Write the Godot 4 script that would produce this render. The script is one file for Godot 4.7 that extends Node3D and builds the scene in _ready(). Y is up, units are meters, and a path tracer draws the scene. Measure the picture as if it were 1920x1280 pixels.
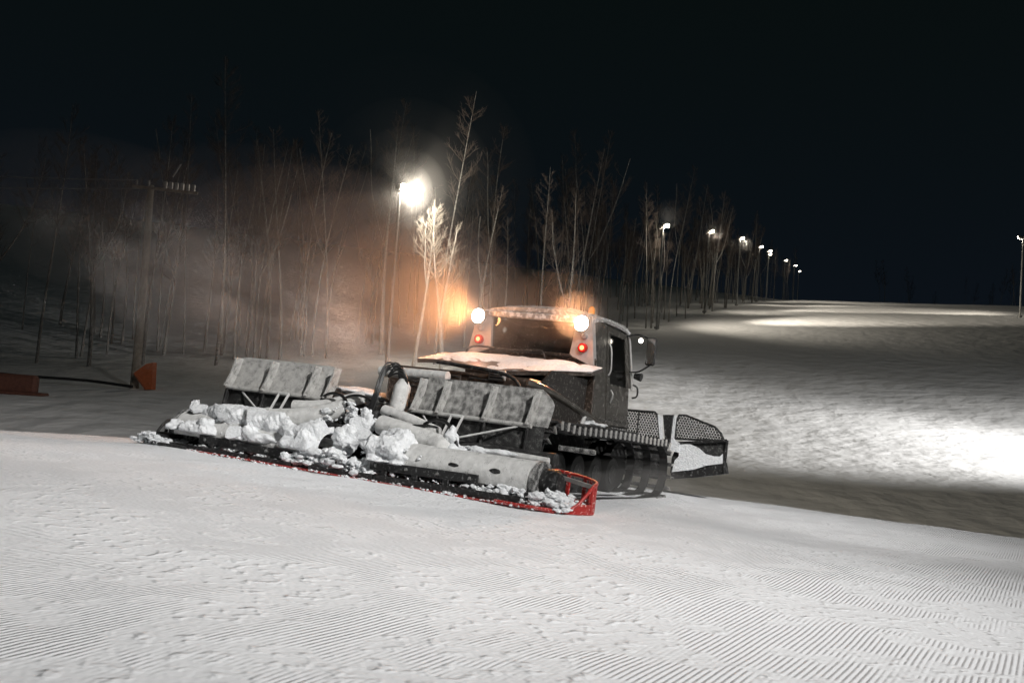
extends Node3D
# Night piste: a snow groomer working under floodlights, birch forest behind.

# ------------------------------------------------------------------ mesh builder
class G:
	var v := PackedVector3Array()
	var n := PackedVector3Array()
	var uv := PackedVector2Array()
	var ix := PackedInt32Array()

	func tri(a: Vector3, b: Vector3, c: Vector3, out: Vector3) -> void:
		var nr := (b - a).cross(c - a)
		if nr.length_squared() < 1e-14:
			return
		nr = nr.normalized()
		var k := v.size()
		if nr.dot(out) > 0.0:
			v.append_array([a, c, b])
		else:
			v.append_array([a, b, c])
			nr = -nr
		n.append_array([nr, nr, nr])
		ix.append_array([k, k + 1, k + 2])

	func quad(a: Vector3, b: Vector3, c: Vector3, d: Vector3, out: Vector3) -> void:
		tri(a, b, c, out)
		tri(a, c, d, out)

	# chamfered box
	func box(c: Vector3, s: Vector3, b := 0.006, bas := Basis.IDENTITY) -> void:
		var h := s * 0.5
		b = minf(b, minf(h.x, minf(h.y, h.z)) * 0.8)
		var co := []
		for q in 8:
			var sg := Vector3(1 if q & 1 else -1, 1 if q & 2 else -1, 1 if q & 4 else -1)
			var i := h - Vector3(b, b, b)
			co.append([c + bas * (sg * Vector3(h.x, i.y, i.z)), c + bas * (sg * Vector3(i.x, h.y, i.z)), c + bas * (sg * Vector3(i.x, i.y, h.z))])
		for ax in 3:
			var o1: int = [2, 1, 1][ax]
			var o2: int = [4, 4, 2][ax]
			var m: int = [1, 2, 4][ax]
			for sd in 2:
				var base: int = m * sd
				var dir := bas * (Vector3(1, 0, 0) if ax == 0 else Vector3(0, 1, 0) if ax == 1 else Vector3(0, 0, 1)) * (1.0 if sd else -1.0)
				quad(co[base][ax], co[base + o1][ax], co[base + o1 + o2][ax], co[base + o2][ax], dir)
		for q in 8:
			for ax in 3:
				var m2: int = [1, 2, 4][ax]
				if q & m2:
					continue
				var p: int = q | m2
				var a1: int = (ax + 1) % 3
				var a2: int = (ax + 2) % 3
				var mid: Vector3 = (co[q][a1] + co[p][a2]) * 0.5 - c
				quad(co[q][a1], co[p][a1], co[p][a2], co[q][a2], mid)
			tri(co[q][0], co[q][1], co[q][2], co[q][0] + co[q][1] + co[q][2] - c * 3.0)

	# bar from a to b: width w across, height hh along up
	func bar(a: Vector3, b: Vector3, w: float, hh: float, up := Vector3.UP, bev := 0.005) -> void:
		var d := b - a
		var x := d.normalized()
		var z := x.cross(up).normalized()
		var y := z.cross(x)
		box((a + b) * 0.5, Vector3(d.length(), hh, w), bev, Basis(x, y, z))

	func tube(pts: Array, rad, sides := 8, caps := true) -> void:
		var m := pts.size()
		var k0 := v.size()
		var ref := Vector3.UP
		var t0: Vector3 = (pts[1] - pts[0]).normalized()
		if absf(t0.dot(ref)) > 0.9:
			ref = Vector3.RIGHT
		var nx := t0.cross(ref).normalized()
		for i in m:
			var t: Vector3
			if i == 0:
				t = t0
			elif i == m - 1:
				t = (pts[i] - pts[i - 1]).normalized()
			else:
				t = (pts[i + 1] - pts[i - 1]).normalized()
			nx = (nx - t * nx.dot(t)).normalized()
			var ny := t.cross(nx)
			var r: float = rad[i] if rad is Array else rad
			for j in sides:
				var a := TAU * j / sides
				var d := nx * cos(a) + ny * sin(a)
				v.append(pts[i] + d * r)
				n.append(d)
		for i in m - 1:
			for j in sides:
				var a := k0 + i * sides + j
				var b := k0 + i * sides + (j + 1) % sides
				var c := a + sides
				var e := b + sides
				ix.append_array([a, c, b, b, c, e])
		if caps:
			for en in 2:
				var i0: int = 0 if en == 0 else m - 1
				var out: Vector3 = (pts[0] - pts[1]) if en == 0 else (pts[m - 1] - pts[m - 2])
				var r2: float = rad[i0] if rad is Array else rad
				if r2 < 0.004:
					continue
				for j in sides:
					tri(pts[i0], v[k0 + i0 * sides + j], v[k0 + i0 * sides + (j + 1) % sides], out)

	# polygon (x,y) in plane (o,ux,uy), thickness dep along uz
	func prism(poly: PackedVector2Array, o: Vector3, ux: Vector3, uy: Vector3, dep: Vector3) -> void:
		var tr := Geometry2D.triangulate_polygon(poly)
		var f := func(p: Vector2) -> Vector3: return o + ux * p.x + uy * p.y
		for q in range(0, tr.size(), 3):
			var a: Vector3 = f.call(poly[tr[q]])
			var b: Vector3 = f.call(poly[tr[q + 1]])
			var c: Vector3 = f.call(poly[tr[q + 2]])
			tri(a, b, c, -dep)
			tri(a + dep, b + dep, c + dep, dep)
		var ccw := not Geometry2D.is_polygon_clockwise(poly)
		for i in poly.size():
			var p := poly[i]
			var q2 := poly[(i + 1) % poly.size()]
			var e := (q2 - p)
			var on := Vector2(e.y, -e.x) * (1.0 if ccw else -1.0)
			var a: Vector3 = f.call(p)
			var b: Vector3 = f.call(q2)
			quad(a, b, b + dep, a + dep, ux * on.x + uy * on.y)

	# lumpy closed blob
	func blob(c: Vector3, r: Vector3, amp: float, ns: FastNoiseLite, fr := 1.0, rings := 7, segs := 10, flat := -2.0) -> void:
		var k0 := v.size()
		for i in rings + 1:
			var th := PI * i / rings
			for j in segs:
				var ph := TAU * j / segs
				var d := Vector3(sin(th) * cos(ph), cos(th), sin(th) * sin(ph))
				var p := c + d * r
				var q := p * fr * 40.0
				var e := 1.0 + amp * ns.get_noise_3d(q.x, q.y, q.z) * 2.0 + amp * 0.35 * ns.get_noise_3d(q.x * 5.0, q.y * 5.0, q.z * 5.0)
				p = c + d * r * e
				if d.y < flat:
					p.y = c.y + flat * r.y
				v.append(p)
				n.append(d)
		for i in rings:
			for j in segs:
				var a := k0 + i * segs + j
				var b := k0 + i * segs + (j + 1) % segs
				ix.append_array([a, b, a + segs, b, b + segs, a + segs])
		smooth(k0, c)

	# broken lump with flat faces
	func chunk(c: Vector3, r: Vector3, rg: RandomNumberGenerator) -> void:
		var top := c + Vector3(rg.randf_range(-0.2, 0.2) * r.x, r.y * rg.randf_range(0.7, 1.1), rg.randf_range(-0.2, 0.2) * r.z)
		var bot := c - Vector3(0, r.y * rg.randf_range(0.7, 1.0), 0)
		var ra := []
		var rb := []
		var ph := rg.randf() * TAU
		for j in 6:
			var a := ph + TAU * (j + rg.randf_range(-0.3, 0.3)) / 6.0
			var q := rg.randf_range(0.65, 1.1)
			ra.append(c + Vector3(cos(a) * r.x * q, r.y * rg.randf_range(0.1, 0.65), sin(a) * r.z * q))
			q = rg.randf_range(0.7, 1.1)
			rb.append(c + Vector3(cos(a + 0.4) * r.x * q, -r.y * rg.randf_range(0.1, 0.6), sin(a + 0.4) * r.z * q))
		for j in 6:
			var k := (j + 1) % 6
			tri(top, ra[j], ra[k], (ra[j] + ra[k]) * 0.5 + top - c * 2.0)
			tri(ra[j], rb[j], ra[k], ra[j] + rb[j] + ra[k] - c * 3.0)
			tri(ra[k], rb[j], rb[k], ra[k] + rb[j] + rb[k] - c * 3.0)
			tri(bot, rb[j], rb[k], (rb[j] + rb[k]) * 0.5 + bot - c * 2.0)

	func smooth(k0: int, c: Vector3) -> void:
		for k in range(k0, v.size()):
			n[k] = Vector3.ZERO
		var first := 0
		for q in range(ix.size() - 3, -1, -3):
			if ix[q] < k0:
				first = q + 3
				break
		for q in range(first, ix.size(), 3):
			var nr := -(v[ix[q + 1]] - v[ix[q]]).cross(v[ix[q + 2]] - v[ix[q]])
			n[ix[q]] += nr
			n[ix[q + 1]] += nr
			n[ix[q + 2]] += nr
		for k in range(k0, v.size()):
			n[k] = n[k].normalized() if n[k].length_squared() > 1e-16 else (v[k] - c).normalized()

	# two-sided sheet from rows of points, with thickness
	func sheet(rows: Array, thick: float) -> void:
		var m := rows.size()
		var w: int = rows[0].size()
		for side in 2:
			var k0 := v.size()
			for i in m:
				for j in w:
					var du: Vector3 = rows[i][mini(j + 1, w - 1)] - rows[i][maxi(j - 1, 0)]
					var dv: Vector3 = rows[mini(i + 1, m - 1)][j] - rows[maxi(i - 1, 0)][j]
					var nr := du.cross(dv).normalized()
					v.append(rows[i][j] + nr * (thick * (0.5 if side == 0 else -0.5)))
					n.append(nr if side == 0 else -nr)
			for i in m - 1:
				for j in w - 1:
					var a := k0 + i * w + j
					if side == 0:
						ix.append_array([a, a + w, a + 1, a + 1, a + w, a + w + 1])
					else:
						ix.append_array([a, a + 1, a + w, a + 1, a + w + 1, a + w])
		var kA := v.size() - 2 * m * w
		var kB := kA + m * w
		var ctr: Vector3 = rows[m / 2][w / 2]
		for i in m - 1:
			for j in [0, w - 1]:
				var a := v[kA + i * w + j]
				quad(a, v[kA + (i + 1) * w + j], v[kB + (i + 1) * w + j], v[kB + i * w + j], a - ctr)
		for j in w - 1:
			for i in [0, m - 1]:
				var a := v[kA + i * w + j]
				quad(a, v[kA + i * w + j + 1], v[kB + i * w + j + 1], v[kB + i * w + j], a - ctr)

	func mesh() -> ArrayMesh:
		var am := ArrayMesh.new()
		var ar := []
		ar.resize(Mesh.ARRAY_MAX)
		ar[Mesh.ARRAY_VERTEX] = v
		ar[Mesh.ARRAY_NORMAL] = n
		if uv.size() == v.size():
			ar[Mesh.ARRAY_TEX_UV] = uv
		ar[Mesh.ARRAY_INDEX] = ix
		am.add_surface_from_arrays(Mesh.PRIMITIVE_TRIANGLES, ar)
		return am

# ------------------------------------------------------------------ scene helpers
var M := {}
var used := {}
var lump := FastNoiseLite.new()
var rng := RandomNumberGenerator.new()

func numbered(base: String) -> String:
	var k: int = used.get(base, 0)
	used[base] = k + 1
	return base if k == 0 else "%s_%03d" % [base, k]

func thing(called: String, label: String, cat: String, at := Vector3.ZERO, group := "") -> Node3D:
	var o := Node3D.new()
	o.name = numbered(called)
	add_child(o, true)
	o.position = at
	tag(o, label, cat, group)
	return o

func tag(o: Node, label: String, cat := "", group := "", kind := "") -> void:
	if label: o.set_meta("label", label)
	if cat: o.set_meta("category", cat)
	if group: o.set_meta("group", group)
	if kind: o.set_meta("kind", kind)

func put(called: String, mesh: Mesh, mat: Material, parent: Node) -> MeshInstance3D:
	var o := MeshInstance3D.new()
	o.name = called
	o.mesh = mesh
	o.material_override = mat
	parent.add_child(o, true)
	return o

func part(called: String, g: G, mat: Material, parent: Node) -> MeshInstance3D:
	return put(called, g.mesh(), mat, parent)

func knot(called: String, parent: Node) -> Node3D:
	var o := Node3D.new()
	o.name = called
	parent.add_child(o, true)
	return o

func lin(r: float, g: float, b: float) -> Color:
	return Color(r, g, b).linear_to_srgb()

func mat(r: float, g: float, b: float, rough := 0.7, metal := 0.0) -> StandardMaterial3D:
	var m := StandardMaterial3D.new()
	m.albedo_color = lin(r, g, b)
	m.roughness = rough
	m.metallic = metal
	return m

func glow(r: float, g: float, b: float, e: float) -> StandardMaterial3D:
	var m := mat(r * 0.5, g * 0.5, b * 0.5, 0.3)
	m.emission_enabled = true
	m.emission = lin(r, g, b)
	m.emission_energy_multiplier = e
	return m

func noise_tex(sd: int, freq: float, stops: Array, size := 512, oct := 5, kind := FastNoiseLite.TYPE_SIMPLEX_SMOOTH) -> NoiseTexture2D:
	var ns := FastNoiseLite.new()
	ns.seed = sd
	ns.noise_type = kind
	ns.frequency = freq
	ns.fractal_octaves = oct
	var t := NoiseTexture2D.new()
	t.width = size
	t.height = size
	t.seamless = true
	t.noise = ns
	var gr := Gradient.new()
	gr.offsets = PackedFloat32Array(stops.map(func(s): return s[0]))
	gr.colors = PackedColorArray(stops.map(func(s): return Color(s[1], s[2], s[3]).linear_to_srgb()))
	t.color_ramp = gr
	return t

func height_tex(sd: int, freq: float, size := 512, oct := 4) -> NoiseTexture2D:
	var ns := FastNoiseLite.new()
	ns.seed = sd
	ns.frequency = freq
	ns.fractal_octaves = oct
	var t := NoiseTexture2D.new()
	t.width = size
	t.height = size
	t.seamless = true
	t.noise = ns
	return t

# rime on dark metal: pale crust with dark pits that gather in clusters
func frost_tex(sd: int, cover: float, pit: Array, rime: Array, fine := 0.16, size := 512) -> ImageTexture:
	var d := []
	for spec in [[sd, 0.012, 3], [sd + 1, fine, 3], [sd + 2, 0.02, 4]]:
		var ns := FastNoiseLite.new()
		ns.seed = spec[0]
		ns.frequency = spec[1]
		ns.fractal_octaves = spec[2]
		d.append(ns.get_seamless_image(size, size).get_data())
	var a: PackedByteArray = d[0]
	var b: PackedByteArray = d[1]
	var c: PackedByteArray = d[2]
	var p := lin(pit[0], pit[1], pit[2])
	var r := lin(rime[0], rime[1], rime[2])
	var out := PackedByteArray()
	out.resize(size * size * 3)
	for i in size * size:
		var k := (a[i] / 255.0 - 0.5) * 1.1 + (b[i] / 255.0 - 0.5) * 2.0 + cover
		k = clampf(k * 14.0 + 0.5, 0.0, 1.0)
		var w := 0.90 + 0.2 * (c[i] / 255.0)
		out[i * 3] = clampi(int(lerpf(p.r, r.r * w, k) * 255.0), 0, 255)
		out[i * 3 + 1] = clampi(int(lerpf(p.g, r.g * w, k) * 255.0), 0, 255)
		out[i * 3 + 2] = clampi(int(lerpf(p.b, r.b * w, k) * 255.0), 0, 255)
	return ImageTexture.create_from_image(Image.create_from_data(size, size, false, Image.FORMAT_RGB8, out))

func tri_mat(tex: Texture2D, scale: float, rough := 0.8, metal := 0.0, bump: Texture2D = null, cm := 1.0) -> StandardMaterial3D:
	var m := StandardMaterial3D.new()
	m.albedo_texture = tex
	m.roughness = rough
	m.metallic = metal
	m.uv1_triplanar = true
	m.uv1_scale = Vector3.ONE * scale
	if bump:
		m.heightmap_enabled = true
		m.heightmap_texture = bump
		m.heightmap_scale = cm
	return m

func materials() -> void:
	var hb := height_tex(31, 0.03)
	M.snow = tri_mat(noise_tex(5, 0.02, [[0.0, 0.58, 0.60, 0.62], [1.0, 0.80, 0.81, 0.82]]), 1.5, 0.75, 0.0, hb, 1.2)
	M.frost = tri_mat(frost_tex(7, 0.50, [0.02, 0.02, 0.018], [0.42, 0.415, 0.40]), 1.1, 0.8, 0.0, hb, 0.3)
	M.speck = tri_mat(frost_tex(9, -0.05, [0.014, 0.014, 0.014], [0.44, 0.44, 0.43]), 1.5, 0.7, 0.0, hb, 0.3)
	M.dust = tri_mat(frost_tex(11, -0.5, [0.014, 0.014, 0.014], [0.26, 0.26, 0.25]), 1.5, 0.6, 0.1, hb, 0.2)
	M.black = tri_mat(noise_tex(13, 0.02, [[0.0, 0.01, 0.01, 0.01], [0.62, 0.016, 0.016, 0.016], [0.75, 0.10, 0.10, 0.10], [1.0, 0.3, 0.3, 0.3]], 512, 6), 1.6, 0.45)
	M.rubber = mat(0.014, 0.014, 0.014, 0.75)
	M.hose = mat(0.012, 0.012, 0.012, 0.35)
	M.alu = tri_mat(frost_tex(15, -0.42, [0.05, 0.05, 0.05], [0.4, 0.4, 0.4]), 2.0, 0.5, 0.4)
	M.steel = mat(0.32, 0.32, 0.31, 0.45, 0.7)
	M.red = tri_mat(noise_tex(17, 0.02, [[0.0, 0.28, 0.012, 0.010], [0.6, 0.36, 0.018, 0.014], [0.72, 0.42, 0.10, 0.09], [0.8, 0.75, 0.6, 0.58]], 512, 5), 2.0, 0.4)
	M.cab = tri_mat(noise_tex(19, 0.015, [[0.0, 0.085, 0.08, 0.072], [0.6, 0.12, 0.112, 0.10], [0.85, 0.2, 0.19, 0.175], [1.0, 0.3, 0.29, 0.28]], 512, 6), 0.8, 0.24, 0.45)
	M.silver = tri_mat(noise_tex(21, 0.012, [[0.0, 0.34, 0.33, 0.32], [1.0, 0.5, 0.49, 0.48]], 512, 5), 0.9, 0.42, 0.2)
	M.roof = tri_mat(noise_tex(23, 0.02, [[0.0, 0.2, 0.19, 0.18], [0.5, 0.34, 0.33, 0.32], [0.6, 0.6, 0.6, 0.6], [1.0, 0.75, 0.75, 0.75]], 512, 6), 0.9, 0.6)
	M.brown = tri_mat(noise_tex(25, 0.02, [[0.0, 0.03, 0.022, 0.018], [0.6, 0.05, 0.036, 0.028], [0.75, 0.15, 0.12, 0.1], [1.0, 0.4, 0.36, 0.34]], 512, 6), 1.0, 0.4, 0.1)
	var gl := StandardMaterial3D.new()
	gl.albedo_color = Color(0.03, 0.025, 0.02, 0.55)
	gl.transparency = BaseMaterial3D.TRANSPARENCY_ALPHA
	gl.roughness = 0.06
	gl.metallic_specular = 0.6
	M.glass = gl
	M.mirror = mat(0.6, 0.6, 0.6, 0.08, 1.0)
	M.work = glow(1.0, 0.93, 0.85, 40.0)
	M.tail = glow(1.0, 0.16, 0.07, 6.0)
	M.redlens = mat(0.45, 0.02, 0.015, 0.25)
	M.amber = glow(1.0, 0.32, 0.03, 0.35)
	M.flood = glow(1.0, 0.9, 0.74, 26.0)
	M.pole = tri_mat(noise_tex(27, 0.02, [[0.0, 0.25, 0.25, 0.24], [1.0, 0.42, 0.42, 0.4]], 256, 4), 0.7, 0.6, 0.3)
	M.wood = tri_mat(noise_tex(29, 0.03, [[0.0, 0.2, 0.175, 0.14], [1.0, 0.38, 0.34, 0.28]], 256, 5), 0.7, 0.85)
	M.bark = tri_mat(noise_tex(33, 0.03, [[0.0, 0.03, 0.028, 0.025], [0.36, 0.05, 0.045, 0.04], [0.44, 0.32, 0.31, 0.29], [1.0, 0.55, 0.54, 0.50]], 512, 5), 0.9, 0.85)
	M.rime_bark = tri_mat(noise_tex(39, 0.03, [[0.0, 0.2, 0.19, 0.17], [0.4, 0.45, 0.43, 0.4], [1.0, 0.68, 0.66, 0.62]], 256, 5), 0.9, 0.85)
	M.rime_twig = mat(0.5, 0.46, 0.4, 0.85)
	M.twig = mat(0.11, 0.085, 0.07, 0.85)
	M.orange = tri_mat(noise_tex(35, 0.02, [[0.0, 0.36, 0.085, 0.025], [1.0, 0.5, 0.13, 0.04]], 256, 4), 1.2, 0.6)
	M.rust = tri_mat(noise_tex(37, 0.02, [[0.0, 0.10, 0.04, 0.028], [1.0, 0.17, 0.07, 0.045]], 256, 4), 1.2, 0.7)

# ------------------------------------------------------------------ terrain
const PN := [[-200, -8.0], [-60, -3.0], [-30, -2.0], [-12, -0.75], [-5, -0.2], [0, 0.0], [5, 0.017], [9.85, -0.155], [13, -0.32], [16, -0.44], [19, -0.56], [26, -0.84], [60, -2.0]]
const PF := [[-60, -3.0], [10, -1.0], [20, -1.5], [26, -1.75], [31, -1.7], [36, -1.15], [46, 0.0], [54, 1.25], [62, 2.85], [68, 4.05], [75, 5.35], [83, 7.0], [92, 9.0], [100, 10.25], [110, 11.75], [120, 13.15], [135, 15.2], [150, 17.1], [175, 20.0], [200, 23.1], [250, 28.7], [300, 33.9], [350, 37.5], [420, 40.0], [600, 44.0], [1200, 60.0]]
const HL := [[-60, -1.2], [5, -0.9], [14, -0.9], [17, -0.7], [20, -0.1], [27, 0.4], [43, 2.0], [60, 4.0], [80, 6.9], [100, 10.1], [120, 13.1], [150, 17.1], [200, 23.1], [300, 33.9], [420, 42.0], [1200, 62.0]]
const T0 := -200.0
var tn: PackedFloat32Array
var tf: PackedFloat32Array
var tl: PackedFloat32Array

func bake(tb: Array) -> PackedFloat32Array:
	var out := PackedFloat32Array()
	var m := tb.size()
	var k := 0
	for q in 2400:
		var s := T0 + q * 0.5
		while k < m - 2 and s > tb[k + 1][0]:
			k += 1
		var x0: float = tb[k][0]
		var x1: float = tb[k + 1][0]
		var y0: float = tb[k][1]
		var y1: float = tb[k + 1][1]
		var h := x1 - x0
		var d := (y1 - y0) / h
		var m0: float = d if k == 0 else (y1 - tb[k - 1][1]) / (x1 - tb[k - 1][0])
		var m1: float = d if k == m - 2 else (tb[k + 2][1] - y0) / (tb[k + 2][0] - x0)
		var t := clampf((s - x0) / h, 0.0, 1.0)
		var t2 := t * t
		var t3 := t2 * t
		out.append((2 * t3 - 3 * t2 + 1) * y0 + (t3 - 2 * t2 + t) * h * m0 + (-2 * t3 + 3 * t2) * y1 + (t3 - t2) * h * m1)
	return out

func look(tb: PackedFloat32Array, s: float) -> float:
	var q := clampf((s - T0) * 2.0, 0.0, 2397.0)
	var i := int(q)
	return lerpf(tb[i], tb[i + 1], q - i)

func H(x: float, z: float) -> float:
	var s12 := x * 0.2079 - z * 0.9781
	var near := 0.0
	var w := smoothstep(18.0, 27.0, s12)
	if w < 1.0:
		var s28 := x * 0.4695 - z * 0.8829
		var t28 := x * 0.8829 + z * 0.4695
		var tilt := -0.04 * t28
		if t28 < -10.0:
			var e := t28 + 10.0
			tilt = 0.4 + 0.0045 * e * absf(e) + 0.0
			if e < -12.0:
				tilt = 0.4 - 0.648 + (e + 12.0) * 0.02
		elif t28 > 10.0:
			tilt = -0.4
		near = look(tn, s28) + tilt
		if w <= 0.0:
			return near
	var s24 := x * 0.4067 - z * 0.9135
	var t24 := x * 0.9135 + z * 0.4067
	var l := smoothstep(-10.0, -26.0, t24)
	var far := look(tf, s24)
	if l > 0.0:
		far = lerpf(far, look(tl, s24), l)
	if t24 > 26.0:
		far += smoothstep(26.0, 60.0, t24) * 1.0 + maxf(0.0, t24 - 60.0) * 0.06
	if t24 < -45.0:
		far += (-45.0 - t24) * 0.10
	return lerpf(near, far, w)

func axis(a: float, b: float, step: float, lo: float, hi: float) -> PackedFloat32Array:
	var left: Array = []
	var p := a
	var d := step
	while p > lo:
		d *= 1.075
		p -= d
		left.append(p)
	left.reverse()
	var out := PackedFloat32Array(left)
	p = a
	while p < b:
		out.append(p)
		p += step
	d = step
	while p < hi:
		out.append(p)
		d *= 1.075
		p += d
	return out

func snow_relief() -> ImageTexture:
	# groomed corduroy, broken by scuffed clods: 16 m square, groove every 4 pixels
	var sz := 2048
	var img := []
	for spec in [[41, 0.0045, 3], [43, 0.05, 3], [45, 0.012, 3], [47, 0.14, 2]]:
		var ns := FastNoiseLite.new()
		ns.seed = spec[0]
		ns.frequency = spec[1]
		ns.fractal_octaves = spec[2]
		img.append(ns.get_seamless_image(sz, sz).get_data())
	var a: PackedByteArray = img[0]
	var b: PackedByteArray = img[1]
	var c: PackedByteArray = img[2]
	var e: PackedByteArray = img[3]
	var grv := [0.15, 0.75, 1.0, 0.65]
	var out := PackedByteArray()
	out.resize(sz * sz)
	for y in sz:
		var row := y * sz
		for x in sz:
			var i := row + x
			var mk := clampf((a[i] - 92) / 36.0, 0.0, 1.0)
			var c2 := clampf((c[i] - 138) / 30.0, 0.0, 1.0)
			mk *= 1.0 - 0.85 * c2
			var cl := clampf((b[i] - 120) / 90.0, 0.0, 1.0)
			var hgt: float = mk * grv[x & 3] * 96.0 + (1.0 - mk) * (40.0 + cl * cl * 150.0) * 0.8 + e[i] * 0.16
			out[i] = clampi(int(hgt), 0, 255)
	return ImageTexture.create_from_image(Image.create_from_data(sz, sz, false, Image.FORMAT_L8, out))

func ground() -> void:
	var xs := axis(-8.6, 8.6, 0.036, -420.0, 520.0)
	var zs := axis(-16.5, -2.6, 0.036, -900.0, 160.0)
	var nx := xs.size()
	var nz := zs.size()
	var und := FastNoiseLite.new()
	und.seed = 3
	und.frequency = 0.35
	und.fractal_octaves = 3
	var clod := FastNoiseLite.new()
	clod.seed = 4
	clod.frequency = 10.0
	clod.fractal_octaves = 2
	var patch := FastNoiseLite.new()
	patch.seed = 6
	patch.frequency = 0.22
	var roll := FastNoiseLite.new()
	roll.seed = 8
	roll.frequency = 0.05
	var v := PackedVector3Array()
	var n := PackedVector3Array()
	var uv := PackedVector2Array()
	v.resize(nx * nz)
	n.resize(nx * nz)
	uv.resize(nx * nz)
	for j in nz:
		var z := zs[j]
		for i in nx:
			var x := xs[i]
			var y := H(x, z)
			var d2 := x * x + z * z
			if d2 < 700.0:
				y += und.get_noise_2d(x, z) * 0.035
				if d2 < 420.0:
					var pm := clampf(patch.get_noise_2d(x, z) * 2.2 + 0.15, 0.0, 1.0)
					var cn := clod.get_noise_2d(x, z)
					y += pm * maxf(0.0, cn) * 0.006
			elif d2 < 90000.0:
				y += roll.get_noise_2d(x, z) * 0.22
			var k := j * nx + i
			v[k] = Vector3(x, y, z)
			var bend := und.get_noise_2d(x * 0.12, z * 0.12) * 0.07
			uv[k] = Vector2((x * 0.8829 + z * 0.4695 + bend) / 16.0, (x * 0.4695 - z * 0.8829) / 16.0)
	for j in nz:
		for i in nx:
			var k := j * nx + i
			var dx := v[j * nx + mini(i + 1, nx - 1)] - v[j * nx + maxi(i - 1, 0)]
			var dz := v[mini(j + 1, nz - 1) * nx + i] - v[maxi(j - 1, 0) * nx + i]
			n[k] = dz.cross(dx).normalized()
	var am := ArrayMesh.new()
	for srf in 2:
		var ix := PackedInt32Array()
		for j in nz - 1:
			var isnear := zs[j] > -24.0
			if isnear != (srf == 0):
				continue
			for i in nx - 1:
				var a := j * nx + i
				ix.append_array([a, a + 1, a + nx, a + 1, a + nx + 1, a + nx])
		var ar := []
		ar.resize(Mesh.ARRAY_MAX)
		ar[Mesh.ARRAY_VERTEX] = v
		ar[Mesh.ARRAY_NORMAL] = n
		ar[Mesh.ARRAY_TEX_UV] = uv
		ar[Mesh.ARRAY_INDEX] = ix
		am.add_surface_from_arrays(Mesh.PRIMITIVE_TRIANGLES, ar)
	var nearm := StandardMaterial3D.new()
	nearm.albedo_color = lin(0.82, 0.83, 0.85)
	nearm.roughness = 0.8
	nearm.heightmap_enabled = true
	nearm.heightmap_texture = snow_relief()
	nearm.heightmap_scale = 3.2
	am.surface_set_material(0, nearm)
	var farm := StandardMaterial3D.new()
	farm.albedo_color = lin(0.80, 0.80, 0.80)
	farm.roughness = 0.85
	farm.heightmap_enabled = true
	farm.heightmap_texture = height_tex(51, 0.018, 1024, 5)
	farm.heightmap_scale = 16.0
	farm.uv1_triplanar = true
	farm.uv1_world_triplanar = true
	farm.uv1_scale = Vector3.ONE / 34.0
	am.surface_set_material(1, farm)
	var o := MeshInstance3D.new()
	o.name = "ground"
	o.mesh = am
	add_child(o, true)
	tag(o, "groomed snow slope with corduroy rows and rising piste", "", "", "structure")

# ------------------------------------------------------------------ floodlights
func lamp_post(at: Vector3, hgt: float, label: String, turn: float, tilt: float, beams: Array, e_spill: float, tint: Color, heads := 3, group := "floodlight posts along the piste") -> void:
	var base := Vector3(at.x, H(at.x, at.z), at.z)
	var t := thing("floodlight_post", label, "floodlight", base, group)
	t.rotation.y = turn
	var g := G.new()
	g.tube([Vector3(0, -0.3, 0), Vector3(0, hgt * 0.5, 0), Vector3(0, hgt, 0)], [0.11, 0.09, 0.065], 10)
	part("pole", g, M.pole, t)
	g = G.new()
	g.box(Vector3(0, 0.1, 0), Vector3(0.34, 0.2, 0.34), 0.02)
	part("base_block", g, M.pole, t)
	g = G.new()
	g.bar(Vector3(-0.5, hgt, 0), Vector3(0.5, hgt, 0), 0.07, 0.07)
	part("cross_arm", g, M.pole, t)
	for k in heads:
		var x: float = (k - (heads - 1) * 0.5) * 0.42
		var hd := knot("lamp_head", t)
		hd.position = Vector3(x, hgt + 0.18, -0.08)
		hd.basis = Basis(Vector3.UP, -deg_to_rad([0.0, 50.0, 105.0, 150.0][k])) * Basis(Vector3.RIGHT, -tilt)
		var h1 := G.new()
		h1.box(Vector3(0, 0, 0.02), Vector3(0.38, 0.36, 0.14), 0.03)
		h1.box(Vector3(0, 0, 0.12), Vector3(0.2, 0.2, 0.1), 0.02)
		part("housing", h1, M.steel, hd)
		var h2 := G.new()
		h2.box(Vector3(0, 0, -0.10), Vector3(0.35, 0.33, 0.11), 0.05)
		part("lamp_glass", h2, M.flood, hd)
	var piv := knot("light_mount", t)
	piv.position = Vector3(0, hgt + 0.05, -0.42)
	for bm in beams:
		# [yaw, tilt down, half cone, energy, softness]
		var s := SpotLight3D.new()
		s.name = "flood_beam"
		s.light_energy = bm[3]
		s.light_color = tint
		s.spot_angle = bm[2]
		s.spot_angle_attenuation = bm[4]
		s.spot_range = 200.0
		s.spot_attenuation = 2.0
		s.light_size = 0.3
		s.shadow_enabled = true
		piv.add_child(s, true)
		s.basis = Basis(Vector3.UP, -deg_to_rad(bm[0])) * Basis(Vector3.RIGHT, -deg_to_rad(bm[1]))
	if e_spill > 0.0:
		var s2 := OmniLight3D.new()
		s2.name = "flood_spill"
		s2.light_energy = e_spill
		s2.light_color = tint
		s2.omni_range = 150.0
		s2.omni_attenuation = 2.0
		s2.light_size = 0.25
		s2.shadow_enabled = true
		piv.add_child(s2, true)
		s2.position = Vector3(0, -0.1, -0.1)

# ------------------------------------------------------------------ trees
var tree_kinds := []

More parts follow.
